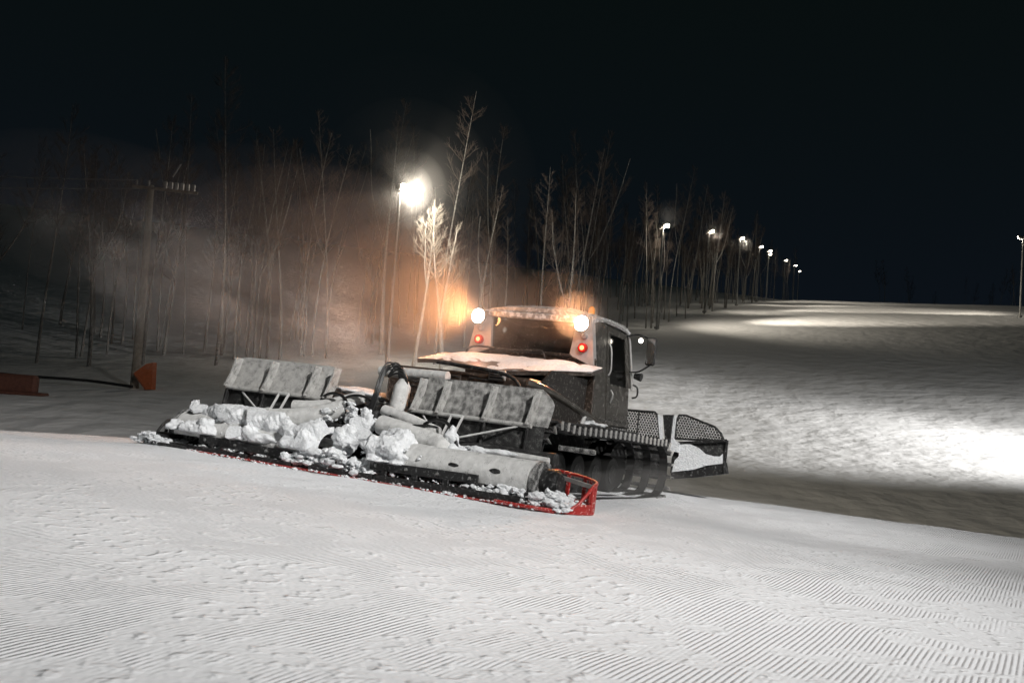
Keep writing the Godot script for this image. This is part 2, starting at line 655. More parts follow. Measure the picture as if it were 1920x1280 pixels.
func branch_tube(g: G, a: Vector3, dir: Vector3, length: float, r: float, r_end: float, rise: float, wob: float, segs: int, sides: int, rg: RandomNumberGenerator) -> Array:
	var pts := [a]
	var rad := [r]
	var d := dir.normalized()
	var p := a
	for k in segs:
		d = (d + Vector3(rg.randf_range(-wob, wob), rise, rg.randf_range(-wob, wob))).normalized()
		p += d * (length / segs)
		pts.append(p)
		rad.append(lerpf(r, r_end, float(k + 1) / segs))
	g.tube(pts, rad, sides, false)
	return pts

func make_tree(sd: int, h: float, r0: float, nb: int, low: float, spread: float, fork: float) -> Array:
	var rg := RandomNumberGenerator.new()
	rg.seed = sd
	var tg := G.new()
	var cg := G.new()
	var pts := []
	var rad := []
	var lean := Vector3(rg.randf_range(-0.10, 0.10), 0, rg.randf_range(-0.10, 0.10))
	var ph := rg.randf() * TAU
	for k in 11:
		var f := k / 10.0
		pts.append(Vector3(sin(ph + f * 4.0) * 0.22 - sin(ph) * 0.22, f * h, cos(ph + f * 3.3) * 0.22 - cos(ph) * 0.22) + lean * h * f * f)
		rad.append(lerpf(r0, r0 * 0.12, pow(f, 0.9)))
	pts[0].y = -0.3
	tg.tube(pts, rad, 8, false)
	var stems := [[pts, rad]]
	if fork > 0.0:
		var fp: Vector3 = pts[int(fork * 10)]
		var fd := Vector3(rg.randf_range(-1, 1), 1.4, rg.randf_range(-1, 1)).normalized()
		var q := branch_tube(tg, fp, fd, h * (1.0 - fork) * 0.9, rad[int(fork * 10)] * 0.8, 0.02, 0.22, 0.12, 6, 7, rg)
		var qr := []
		for k in q.size():
			qr.append(lerpf(rad[int(fork * 10)] * 0.8, 0.02, k / 6.0))
		stems.append([q, qr])
	for st in stems:
		var sp: Array = st[0]
		var sr: Array = st[1]
		var mm := sp.size() - 1
		for b in (nb if st == stems[0] else nb / 2):
			var f: float = lerpf(low if st == stems[0] else 0.1, 0.99, pow(rg.randf(), 0.75))
			var kk := int(f * mm)
			var fr: float = f * mm - kk
			var a: Vector3 = sp[kk].lerp(sp[mini(kk + 1, mm)], fr)
			var az := rg.randf() * TAU
			var dir := Vector3(cos(az), rg.randf_range(0.25, 1.3), sin(az))
			var ln := h * spread * (1.05 - f) * rg.randf_range(0.5, 1.2) + 0.35
			var br := branch_tube(cg, a, dir, ln, clampf(sr[kk] * 0.4, 0.008, 0.032), 0.004, 0.10, 0.12, 5, 4, rg)
			for tw in 9:
				var q: int = 1 + rg.randi() % 4
				var bp: Vector3 = br[q].lerp(br[q + 1], rg.randf())
				var td: Vector3 = (br[q + 1] - br[q]).normalized() + Vector3(rg.randf_range(-0.9, 0.9), rg.randf_range(-0.2, 0.7), rg.randf_range(-0.9, 0.9))
				var tp := branch_tube(cg, bp, td, ln * rg.randf_range(0.22, 0.5), 0.005, 0.003, 0.06, 0.16, 3, 3, rg)
				for t2 in 3:
					branch_tube(cg, tp[t2], td + Vector3(rg.randf_range(-1, 1), rg.randf_range(-0.3, 0.6), rg.randf_range(-1, 1)), ln * rg.randf_range(0.12, 0.26), 0.0035, 0.002, 0.03, 0.15, 2, 3, rg)
	return [tg.mesh(), cg.mesh()]

func tree(kind: int, at: Vector3, scale: float, turn: float, label: String, group: String, rime := false) -> Node3D:
	var t := thing("birch_tree", label, "tree", Vector3(at.x, H(at.x, at.z) - 0.05, at.z), group)
	t.rotation.y = turn
	t.scale = Vector3.ONE * scale
	put("trunk", tree_kinds[kind][0], M.rime_bark if rime else M.bark, t)
	put("crown", tree_kinds[kind][1], M.rime_twig if rime else M.twig, t)
	return t

func forest() -> void:
	for k in 8:
		tree_kinds.append(make_tree(100 + k, 14.0 - 0.5 * (k % 4), 0.06 + 0.02 * (k % 4), 30 + 4 * (k % 4), 0.38 + 0.05 * (k % 3), 0.17 + 0.03 * (k % 3), 0.0 if k % 3 else 0.45))
	tree_kinds.append(make_tree(201, 7.6, 0.10, 26, 0.6, 0.20, 0.55))
	tree_kinds.append(make_tree(207, 7.2, 0.11, 30, 0.5, 0.26, 0.35))
	var rg := RandomNumberGenerator.new()
	rg.seed = 77
	tree(8, Vector3(-5.0, 0, -52.0), 1.12, 2.4, "pale forked birch standing just right of the glaring floodlight post", "roadside birches by the groomer", true)
	tree(9, Vector3(-3.5, 0, -51.5), 1.15, 0.6, "low bushy birch with two stems, right of the pale forked birch", "roadside birches by the groomer", true)
	tree(1, Vector3(1.5, 0, -50.0), 0.82, 1.0, "straight white birch trunk rising above the groomer cab roof", "roadside birches by the groomer")
	tree(3, Vector3(2.5, 0, -52.0), 0.85, 4.0, "crooked birch above the cab, right neighbour of the straight white trunk", "roadside birches by the groomer")
	# along the lamp row: offset to the left of a polyline through the posts
	var row := [Vector2(-30, -40), Vector2(-6, -47), Vector2(6, -66), Vector2(13.5, -86), Vector2(22, -110), Vector2(31, -134), Vector2(41, -163), Vector2(62, -226), Vector2(90, -300)]
	var made := 0
	while made < 185:
		var u := pow(rg.randf(), 0.8) * 7.0 + 0.55
		var k := int(u)
		var a: Vector2 = row[k]
		var b: Vector2 = row[k + 1]
		var p := a.lerp(b, u - k)
		var dr := (b - a).normalized()
		var left := Vector2(dr.y, -dr.x)
		if left.x > 0:
			left = -left
		var off := 1.6 + pow(rg.randf(), 1.5) * 26.0
		p += left * off
		if p.y > -54.0 and p.x > -9.0:
			continue
		tree(rg.randi() % 8, Vector3(p.x, 0, p.y), rg.randf_range(0.6, 1.18), rg.randf() * TAU, ["bare slender birch in the wood left of the nearest floodlight post", "bare birch in the wood between the first and second floodlight posts", "bare birch in the wood just short of the second floodlight post", "bare birch in the wood between the second and third floodlight posts", "bare birch in the wood between the third and fourth floodlight posts", "thin far birch in the wood past the fourth floodlight post", "thin distant birch near the top end of the floodlight row", "thin distant birch near the top end of the floodlight row"][k], "birches behind the floodlight row")
		made += 1
	for q in 34:
		var p2 := Vector3(rg.randf_range(-34, -9), 0, rg.randf_range(-72, -47))
		tree(rg.randi() % 8, p2, rg.randf_range(0.75, 1.0), rg.randf() * TAU, "dim bare birch in blowing snow behind the wooden utility pole", "birches veiled by blowing snow")
	for q in 46:
		var u := rg.randf()
		var s := lerpf(118.0, 260.0, u)
		var t := lerpf(40.0, 70.0, pow(rg.randf(), 1.3)) + u * 2.0
		tree(rg.randi() % 8, Vector3(s * 0.4067 + t * 0.9135, 0, -s * 0.9135 + t * 0.4067), rg.randf_range(0.8, 1.1), rg.randf() * TAU, "dark bare birch in the wood along the right-hand edge of the piste", "birches across the piste")
	for q in 40:
		var s := rg.randf_range(330.0, 420.0)
		var t := rg.randf_range(-30.0, 75.0)
		tree(rg.randi() % 8, Vector3(s * 0.4067 + t * 0.9135, 0, -s * 0.9135 + t * 0.4067), rg.randf_range(0.9, 1.3), rg.randf() * TAU, "nearly black birch far off at the top of the piste", "birches at the top of the piste")

# ------------------------------------------------------------------ utility pole and mats
func utility_pole() -> void:
	var x := -13.8
	var z := -37.5
	var t := thing("utility_pole", "wooden utility pole with wires and unlit floodlights at its top", "utility pole", Vector3(x, H(x, z), z))
	var hgt := 8.1 - H(x, z)
	var g := G.new()
	g.tube([Vector3(0, -0.4, 0), Vector3(0, hgt * 0.5, 0), Vector3(-0.05, hgt, 0)], [0.17, 0.145, 0.11], 12)
	part("pole", g, M.wood, t)
	g = G.new()
	g.bar(Vector3(-0.7, hgt - 0.1, 0.12), Vector3(1.75, hgt - 0.2, 0.12), 0.09, 0.1)
	part("cross_arm", g, M.wood, t)
	for k in 2:
		g = G.new()
		g.tube([Vector3(-0.55 + k * 0.45, hgt - 0.06, 0.12), Vector3(-0.55 + k * 0.45, hgt + 0.08, 0.12), Vector3(-0.55 + k * 0.45, hgt + 0.16, 0.12)], [0.03, 0.05, 0.03], 8)
		part("insulator", g, M.silver, t)
	for k in 6:
		g = G.new()
		var bx := 0.55 + k * 0.21
		g.box(Vector3(bx, hgt + 0.02 - 0.01 * k, 0.2), Vector3(0.12, 0.26, 0.12), 0.02)
		part("unlit_lamp", g, M.silver, t)
	g = G.new()
	g.tube([Vector3(0.75, hgt + 0.35, 0.1), Vector3(1.02, hgt + 0.85, 0.1)], 0.035, 8)
	part("bracket", g, M.silver, t)
	for k in 2:
		g = G.new()
		var pts := []
		for q in 13:
			var f := q / 12.0
			var a := Vector3(-0.55 + k * 0.45, hgt + 0.14 - k * 0.28, 0.12)
			var b := Vector3(-26, hgt + 3.0 - k * 0.9, -12)
			pts.append(a.lerp(b, f) - Vector3(0, sin(f * PI) * 0.55, 0))
		g.tube(pts, 0.016, 5)
		part("wire", g, M.silver, t)
	# mats round the foot
	g = G.new()
	var m := thing("safety_mat", "bright orange safety mat leaning at the foot of the wooden pole", "safety mat", Vector3(-13.1, H(-13.1, -36.75), -36.75))
	g.prism(PackedVector2Array([Vector2(-0.52, 0.55), Vector2(-0.08, 0.93), Vector2(0.16, 1.0), Vector2(0.2, 0.02), Vector2(-0.05, 0.0)]), Vector3(0, 0, 0), Vector3(1, 0, 0), Vector3(0, 1, 0), Vector3(0.05, 0, -0.28))
	part("cover", g, M.orange, m)
	g = G.new()
	g.bar(Vector3(-0.5, 0.56, 0.006), Vector3(-0.02, 0.03, 0.006), 0.012, 0.03, Vector3(0, 0, 1))
	part("seam", g, M.rust, m)
	m = thing("padded_barrier", "dull rust-red padded barrier lying at the edge of the wood", "barrier", Vector3(-16.0, H(-16.0, -32.6), -32.6))
	g = G.new()
	g.box(Vector3(-0.4, 0.34, 0), Vector3(2.6, 0.62, 0.35), 0.09)
	part("pad", g, M.rust, m)
	g = G.new()
	g.box(Vector3(-0.3, 0.05, 0.12), Vector3(3.1, 0.12, 0.5), 0.04)
	part("foot_pad", g, M.rust, m)
	var rp := thing("cable", "dark cable lying on the snow between barrier and pole", "cable", Vector3(-15.5, H(-15.5, -36.0), -36.0))
	g = G.new()
	var pts2 := []
	for q in 15:
		var f := q / 14.0
		var wx := lerpf(-20.0, -13.6, f)
		var wz := lerpf(-38.5, -36.9, f) + sin(f * 7.0) * 0.3
		pts2.append(Vector3(wx, H(wx, wz) + 0.10 + 0.25 * (1.0 - f), wz) - rp.position)
	g.tube(pts2, 0.06, 6)
	part("sheath", g, M.rubber, rp)

# ------------------------------------------------------------------ groomer
func P(x: float, y: float, z: float) -> Vector3:
	return Vector3(x, y, -z)

func pl(a: Array) -> PackedVector2Array:
	var o := PackedVector2Array()
	for q in range(0, a.size(), 2):
		o.append(Vector2(a[q], a[q + 1]))
	return o

func curve(pts: Array, m: int) -> Array:
	var out := []
	var c := pts.size()
	for q in m + 1:
		var u := float(q) / m * (c - 1)
		var k := mini(int(u), c - 2)
		var f := u - k
		out.append((pts[k] as Vector3).cubic_interpolate(pts[k + 1], pts[maxi(k - 1, 0)], pts[mini(k + 2, c - 1)], f))
	return out

func flap(parent: Node, mirror: bool) -> void:
	var f := knot("track_flap", parent)
	var x0 := 0.42
	var x1 := 2.30
	var sg := 1.0
	var off := 0.0
	if mirror:
		sg = -1.0
		off = -0.5
	var X := func(x: float) -> float: return (x * sg + (off if mirror else 0.0))
	var rows := []
	for k in 9:
		var t := k / 8.0
		var y := 0.89 + t * 0.45
		var z := 0.88 + 0.16 * sin(t * 1.4)
		var cut := 0.10 * pow(maxf(0.0, (t - 0.55) / 0.45), 2.0)
		var row := []
		for j in 15:
			var u := j / 14.0
			var xx := lerpf(x0 + cut, x1 - cut * 1.6, u)
			var bend := 0.10 * pow(maxf(0.0, (xx - 2.12) / 0.18), 2.0) + 0.06 * pow(maxf(0.0, (0.6 - xx) / 0.18), 2.0)
			row.append(P(X.call(xx), y - 0.012 * absf(u - 0.5), z + bend))
		if mirror:
			row.reverse()
		rows.append(row)
	var g := G.new()
	g.sheet(rows, 0.02)
	part("panel", g, M.frost if mirror else M.frost2, f)
	rows = []
	for k in 5:
		var t := k / 4.0
		var row := []
		for j in 8:
			var xx := lerpf(x0 + 0.03, x1 - 0.02, j / 7.0)
			var bend := 0.10 * pow(maxf(0.0, (xx - 2.12) / 0.18), 2.0)
			row.append(P(X.call(xx), 0.40 + t * 0.49, 0.80 + 0.06 * t + bend))
		if mirror:
			row.reverse()
		rows.append(row)
	g = G.new()
	g.sheet(rows, 0.02)
	part("lower_panel", g, M.dust, f)
	for rx in ([0.49, 0.86, 1.53, 2.12] if not mirror else [0.40, 0.72, 1.47, 2.14]):
		g = G.new()
		var pts := []
		for k in 7:
			var t := k / 6.0
			pts.append(P(X.call(rx), 0.90 + t * 0.41, 0.815 + 0.155 * sin(t * 1.4)))
		var rr := [[], []]
		for q in pts:
			rr[0].append(q + Vector3(0, 0.0, 0.075))
			rr[1].append(q - Vector3(0, 0.0, 0.075))
		g.sheet(rr, 0.03)
		part("rib", g, M.frost, f)
		g = G.new()
		g.bar(P(X.call(rx), 0.42, 0.765), P(X.call(rx), 0.88, 0.835), 0.03, 0.06, Vector3(0, 0, 1), 0.004)
		part("lower_rib", g, M.dust, f)
	g = G.new()
	g.tube([P(X.call(x0), 0.885, 0.82), P(X.call(2.16), 0.885, 0.82)], 0.03, 10)
	part("hinge_bar", g, M.frost, f)

func track(parent: Node, xc: float, flip := 1.0) -> void:
	var t := knot("track", parent)
	t.position = Vector3(xc, 0, 0)
	if flip < 0.0:
		t.scale = Vector3(-1, 1, 1)
	# loop path (z, y)
	var path := []
	for k in 13:
		var a := lerpf(PI * 0.5, PI * 1.36, k / 12.0)
		path.append(Vector2(1.55 + cos(a) * 0.42, 0.47 + sin(a) * 0.42))
	for k in 9:
		path.append(Vector2(lerpf(2.0, 4.9, k / 8.0), 0.02))
	for k in 13:
		var a := lerpf(PI * 1.66, PI * 2.5, k / 12.0)
		path.append(Vector2(5.42 + cos(a) * 0.41, 0.45 + sin(a) * 0.41))
	for k in 7:
		path.append(Vector2(lerpf(5.0, 1.95, k / 6.0), 0.85 + 0.02 * sin(k / 6.0 * PI)))
	# resample
	var cum := [0.0]
	for k in path.size():
		cum.append(cum[k] + (path[(k + 1) % path.size()] - path[k]).length())
	var total: float = cum[path.size()]
	var at := func(s: float) -> Array:
		s = fposmod(s, total)
		var k := 0
		while cum[k + 1] < s:
			k += 1
		var a: Vector2 = path[k]
		var b: Vector2 = path[(k + 1) % path.size()]
		return [a.lerp(b, (s - cum[k]) / maxf(cum[k + 1] - cum[k], 1e-5)), (b - a).normalized()]
	for b in 5:
		var bx := -0.56 + b * 0.28
		var g := G.new()
		var m := 70
		var prev := []
		for k in m + 1:
			var q: Array = at.call(total * k / m)
			var p: Vector2 = q[0]
			var d: Vector2 = q[1]
			var nn := Vector2(d.y, -d.x)
			if nn.dot(p - Vector2(3.4, 0.45)) < 0:
				nn = -nn
			var o := p + nn * 0.012
			var i := p - nn * 0.012
			var cur := [P(bx - 0.065, o.y, o.x), P(bx + 0.065, o.y, o.x), P(bx + 0.065, i.y, i.x), P(bx - 0.065, i.y, i.x)]
			if k > 0:
				var on := Vector3(0, nn.y, -nn.x)
				g.quad(prev[0], prev[1], cur[1], cur[0], on)
				g.quad(prev[3], prev[2], cur[2], cur[3], -on)
				g.quad(prev[1], prev[2], cur[2], cur[1], Vector3.RIGHT)
				g.quad(prev[0], prev[3], cur[3], cur[0], Vector3.LEFT)
			prev = cur
		part("belt", g, M.rubber, t)
	var gm := G.new()
	gm.box(Vector3(0, 0.02, 0), Vector3(1.36, 0.025, 0.05), 0.006)
	gm.box(Vector3(0, 0.055, 0), Vector3(1.36, 0.06, 0.018), 0.004)
	var gmesh := gm.mesh()
	var cap := G.new()
	cap.box(Vector3(0, 0.045, 0), Vector3(0.03, 0.11, 0.008), 0.002)
	var cmesh := cap.mesh()
	var cnt := 58
	for k in cnt:
		var q: Array = at.call(total * (k + 0.3) / cnt)
		var p: Vector2 = q[0]
		var d: Vector2 = q[1]
		var nn := Vector2(d.y, -d.x)
		if nn.dot(p - Vector2(3.4, 0.45)) < 0:
			nn = -nn
		var o := put("grouser", gmesh, M.alu, t)
		var up := Vector3(0, nn.y, -nn.x)
		o.transform = Transform3D(Basis(Vector3.RIGHT, up, Vector3.RIGHT.cross(up)), P(0, p.y, p.x) + up * 0.01)
		for e in [-1, 1]:
			var c := put("grouser_tip", cmesh, M.frost, t)
			c.transform = o.transform.translated_local(Vector3(e * 0.70, 0, 0))
	for k in 5:
		for s in [-0.42, 0.0]:
			var g := G.new()
			var zc := 2.15 + k * 0.66
			g.tube([P(s - 0.1, 0.32, zc), P(s - 0.085, 0.32, zc), P(s + 0.085, 0.32, zc), P(s + 0.1, 0.32, zc)], [0.24, 0.28, 0.28, 0.24], 20)
			part("road_wheel", g, M.rubber, t)
			g = G.new()
			g.tube([P(s - 0.11, 0.32, zc), P(s + 0.11, 0.32, zc)], 0.14, 14)
			part("wheel_rim", g, M.dust, t)
	for e in [[1.55, 0.47, 0.38, "drive_sprocket"], [5.42, 0.45, 0.37, "idler_wheel"]]:
		for s in [-0.42, -0.14]:
			var g := G.new()
			g.tube([P(s - 0.06, e[1], e[0]), P(s + 0.06, e[1], e[0])], e[2], 22)
			part(e[3], g, M.rubber, t)

func lattice(g: G, poly: PackedVector2Array, z: float, sp: float, wdt: float) -> void:
	var c := Vector2.ZERO
	for p in poly:
		c += p / poly.size()
	for dirk in 3:
		var d := Vector2(cos(PI * dirk / 3.0), sin(PI * dirk / 3.0))
		var nn := Vector2(-d.y, d.x)
		for k in range(-40, 41):
			var o := c + nn * (k * sp)
			for seg in Geometry2D.intersect_polyline_with_polygon(PackedVector2Array([o - d * 3.0, o + d * 3.0]), poly):
				if seg.size() >= 2 and seg[0].distance_to(seg[1]) > 0.01:
					g.bar(P(seg[0].x, seg[0].y, z + 0.001 * dirk), P(seg[1].x, seg[1].y, z + 0.001 * dirk), 0.008, wdt, Vector3.UP, 0.001)

func frame(g: G, poly: PackedVector2Array, z: float, w: float) -> void:
	for k in poly.size():
		var a := poly[k]
		var b := poly[(k + 1) % poly.size()]
		g.tube([P(a.x, a.y, z), P(b.x, b.y, z)], w, 8)

func hold(called: String, parent: Node, pts: Array, r, m: Material, steps := 14, sides := 8) -> void:
	var g := G.new()
	g.tube(curve(pts, steps), r, sides)
	part(called, g, m, parent)

func groomer() -> void:
	var t := thing("snow_groomer", "snow-caked tracked snow groomer with tiller behind and rear work lights on", "snow groomer", Vector3(-2.043, 0.147, -12.239))
	var az := deg_to_rad(28.0)
	var F := Vector3(0.469, -0.056, -0.882).normalized()
	var U := Vector3(0.06, 0.998, -0.031)
	var R := F.cross(U).normalized()
	U = R.cross(F).normalized()
	t.basis = Basis(R, U, -F)
	var g: G
	var rg := RandomNumberGenerator.new()
	rg.seed = 5

	# --- tiller
	var tl_ := knot("tiller", t)
	for seg in [[-3.02, 0.03, -1.35, 0.03], [-1.28, 0.03, -0.62, 0.035], [-0.35, 0.035, 0.6, 0.05], [0.66, 0.05, 2.74, 0.075]]:
		g = G.new()
		g.bar(P(seg[0], seg[1], -0.02), P(seg[2], seg[3], -0.02), 0.05, 0.075)
		part("lower_bar", g, M.black, tl_)
	for seg in [[-2.26, 0.165, -0.45, 0.135], [0.50, 0.185, 1.97, 0.215]]:
		g = G.new()
		g.bar(P(seg[0], seg[1], 0.05), P(seg[2], seg[3], 0.05), 0.03, 0.105)
		part("rubber_strip", g, M.black, tl_)
		g = G.new()
		g.bar(P(seg[0] + 0.1, seg[1] - 0.10, 0.10), P(seg[2] + 0.55, seg[3] - 0.095, 0.10), 0.04, 0.06)
		part("strip_holder", g, M.dust, tl_)
		for k in 4:
			var f := 0.06 + k * 0.29
			var c := P(lerpf(seg[0], seg[2], f), lerpf(seg[1], seg[3], f), 0.035)
			g = G.new()
			g.tube([c, c + Vector3(0, 0, 0.012), c + Vector3(0, 0, 0.02)], [0.024, 0.022, 0.012], 8)
			part("bolt", g, M.steel, tl_)
			g = G.new()
			g.box(c + Vector3(0.12, -0.09, -0.03), Vector3(0.09, 0.10, 0.08), 0.01)
			part("bracket", g, M.black, tl_)
	g = G.new()
	g.box(P(0.35, 0.008, 0.0), Vector3(5.3, 0.016, 0.19), 0.003)
	part("finisher_comb", g, M.red, tl_)
	for seg in [[-2.78, -0.38, 0.0], [0.42, 2.56, 0.0]]:
		var rows := []
		for k in 13:
			var a := lerpf(-0.35, PI * 0.98, k / 12.0)
			var row := []
			for j in 9:
				row.append(P(lerpf(seg[0], seg[1], j / 8.0), 0.26 + 0.235 * sin(a), 0.36 - 0.27 * cos(a)))
			rows.append(row)
		g = G.new()
		g.sheet(rows, 0.02)
		part("drum_cover", g, M.frost3, tl_)
	for e in [[2.58, 1.0], [-2.80, -1.0]]:
		g = G.new()
		var poly := PackedVector2Array()
		for k in 18:
			var a := TAU * k / 18.0
			poly.append(Vector2(0.36 - 0.29 * cos(a), 0.26 + 0.255 * sin(a) * (1.0 if sin(a) > 0 else 0.75)))
		g.prism(poly, Vector3(e[0], 0, 0), Vector3(0, 0, -1), Vector3.UP, Vector3(0.045 * e[1], 0, 0))
		part("end_plate", g, M.speck, tl_)
		g = G.new()
		g.tube([P(e[0] + 0.03 * e[1], 0.28, 0.40), P(e[0] + 0.20 * e[1], 0.28, 0.40), P(e[0] + 0.24 * e[1], 0.28, 0.40)], [0.16, 0.16, 0.11], 16)
		part("hydraulic_motor", g, M.black, tl_)
		g = G.new()
		g.box(P(e[0] + 0.12 * e[1], 0.13, 0.15), Vector3(0.26, 0.08, 0.3), 0.02)
		part("end_skid", g, M.black, tl_)
	for hx in [1.61, 2.13]:
		g = G.new()
		g.blob(P(hx, 0.33, 0.105), Vector3(0.085, 0.03, 0.03), 0.3, lump, 1.0, 5, 10)
		part("cover_slot", g, M.black, tl_)
	# red end deflectors
	for e in [1.0, -1.0]:
		var plan := curve([P(2.45 * e, 0, 0.92), P(2.85 * e, 0, 0.84), P(3.12 * e, 0, 0.66), P(3.22 * e, 0, 0.42), P(3.18 * e, 0, 0.18), P(3.02 * e, 0, -0.04), P(2.75 * e, 0, -0.14), P(2.3 * e, 0, -0.12)], 22)
		var top := []
		var low := []
		var rows := [[], []]
		for k in plan.size():
			var f := float(k) / (plan.size() - 1)
			var hh := lerpf(0.42, 0.33, f / 0.42) if f < 0.42 else lerpf(0.33, 0.03, smoothstep(0.42, 0.68, f))
			top.append(plan[k] + Vector3(0, hh, 0))
			low.append(plan[k] + Vector3(0, 0.012, 0))
			rows[0].append(plan[k] + Vector3(0, 0.008, 0))
			rows[1].append(plan[k] + Vector3(0, minf(hh, 0.12), 0))
		g = G.new()
		g.tube(top, 0.02, 8)
		part("deflector_rail", g, M.red if e > 0 else M.dust, tl_)
		g = G.new()
		g.sheet(rows, 0.016)
		part("deflector_panel", g, M.red if e > 0 else M.dust, tl_)
		for k in 7:
			var q := 1 + int(k * 1.6)
			g = G.new()
			g.bar(low[q], top[q], 0.03, 0.05, (plan[q + 1] - plan[q]).normalized(), 0.006)
			part("deflector_rib", g, M.red if e > 0 else M.dust, tl_)
		g = G.new()
		g.bar(top[0] + Vector3(0, -0.06, 0), top[7] + Vector3(0, -0.06, 0), 0.02, 0.05)
		part("deflector_strip", g, M.silver, tl_)
	# carrier beam and arms
	hold("carrier_beam", tl_, [P(-2.6, 0.50, 0.78), P(2.55, 0.52, 0.78)], 0.09, M.dust, 2, 12)
	hold("snowy_pipe", tl_, [P(1.35, 0.50, 0.62), P(2.0, 0.52, 0.6), P(2.55, 0.51, 0.58)], 0.045, M.frost3, 6, 10)
	for a in [[[P(-1.5, 0.54, 0.5), P(-0.95, 0.63, 0.6), P(-0.5, 0.80, 0.75)], 0.135], [[P(0.22, 0.66, 0.55), P(0.7, 0.60, 0.52), P(1.12, 0.52, 0.5)], 0.125], [[P(-1.32, 0.74, 0.7), P(-0.9, 0.80, 0.8), P(-0.4, 0.98, 0.95)], 0.085], [[P(0.12, 0.84, 0.72), P(0.55, 0.77, 0.66), P(1.02, 0.66, 0.6)], 0.075]]:
		hold("hydraulic_cylinder", tl_, a[0], a[1], M.frost3, 8, 14)
	hold("arm_elbow", tl_, [P(-1.48, 0.56, 0.5), P(-1.62, 0.48, 0.42), P(-1.74, 0.30, 0.3)], [0.14, 0.15, 0.15, 0.15, 0.13, 0.12, 0.1, 0.1, 0.1], M.frost3, 8, 12)
	hold("arm_elbow", tl_, [P(1.08, 0.53, 0.5), P(1.22, 0.46, 0.42), P(1.28, 0.30, 0.28)], [0.13, 0.14, 0.14, 0.14, 0.13, 0.12, 0.1, 0.1, 0.1], M.frost3, 8, 12)
	g = G.new()
	g.box(P(-0.02, 0.62, 0.72), Vector3(0.26, 0.42, 0.3), 0.03)
	part("valve_block", g, M.black, tl_)
	g = G.new()
	g.box(P(-0.55, 0.5, 0.6), Vector3(0.42, 0.2, 0.25), 0.02)
	for k in 4:
		g.tube([P(-0.7 + k * 0.1, 0.55, 0.47), P(-0.7 + k * 0.1, 0.55, 0.46)], 0.014, 6)
	part("valve_block", g, M.black, tl_)
	g = G.new()
	g.tube([P(0.14, 0.7, 0.98), P(0.13, 0.95, 1.0), P(0.12, 1.18, 1.05), P(0.1, 1.26, 1.08)], [0.14, 0.12, 0.11, 0.06], 12)
	part("hitch_post", g, M.frost3, tl_)
	for k in 6:
		var o := k * 0.014
		hold("hose", tl_, [P(-0.08 + o, 0.72, 0.62), P(-0.14 + o, 1.0, 0.8), P(-0.15 + o * 0.8, 1.34 - 0.02 * (k % 3), 0.92), P(-0.11 + o * 1.4, 1.47 - 0.03 * (k % 4), 1.0), P(-0.02 + o * 1.2, 1.40, 1.1), P(0.02 + o, 1.1, 1.15)], 0.012, M.hose, 16, 7)
	for k in 3:
		hold("hose", tl_, [P(-0.06, 1.28, 0.95), P(0.02 + 0.02 * k, 1.42 - 0.04 * k, 0.98), P(0.14 + 0.02 * k, 1.36 - 0.03 * k, 1.02), P(0.2, 1.12, 1.04)], 0.014, M.hose, 14, 7)
	var ring := []
	for k in 25:
		var a := TAU * k / 24.0 * 0.93
		ring.append(P(-0.69 + 0.27 * cos(a), 0.82 + 0.16 * sin(a), 0.72 - 0.06 * cos(a)))
	hold("hose_loop", tl_, ring, 0.02, M.hose, 40, 7)
	ring = []
	for k in 15:
		var a := lerpf(-0.6, 2.9, k / 14.0)
		ring.append(P(-0.38 + 0.26 * cos(a), 0.86 + 0.13 * sin(a), 0.82))
	hold("hose_loop", tl_, ring, 0.018, M.hose, 30, 7)
	hold("hose", tl_, [P(0.85, 0.74, 0.55), P(1.0, 0.80, 0.5), P(1.18, 0.80, 0.5), P(1.32, 0.66, 0.48), P(1.42, 0.50, 0.45)], 0.022, M.hose, 16, 8)
	hold("hose", tl_, [P(0.3, 0.78, 0.6), P(0.6, 0.70, 0.5), P(0.9, 0.72, 0.5)], 0.02, M.hose, 12, 8)
	for s in [[-2.38, 0.84, 0.84, -1.88, 0.64, 0.62], [0.62, 0.85, 0.84, 0.88, 0.70, 0.66], [1.25, 0.62, 0.62, 1.98, 0.86, 0.82]]:
		hold("stay_rod", tl_, [P(s[0], s[1], s[2]), P(s[3], s[4], s[5])], 0.014, M.frost3, 2, 6)
	for bx in [-1.58, 1.16]:
		g = G.new()
		for s in [-0.08, 0.08]:
			g.bar(P(bx + s, 0.90, 0.78), P(bx + s - 0.03, 0.64, 0.66), 0.02, 0.04, Vector3(0, 0, 1))
		g.bar(P(bx - 0.08, 0.89, 0.775), P(bx + 0.08, 0.89, 0.775), 0.04, 0.035)
		part("flap_hook", g, M.frost3, tl_)

	# --- snow lying on the tiller
	var chunks := func(called: String, list: Array, amp: float) -> void:
		var gg := G.new()
		for c in list:
			gg.blob(P(c[0], c[1], c[2]), Vector3(c[3], c[4], c[5]), amp, lump, 1.0, 26, 36)
		part(called, gg, M.snow, tl_)
	var cake := FastNoiseLite.new()
	cake.seed = 23
	cake.frequency = 1.6
	cake.fractal_octaves = 2
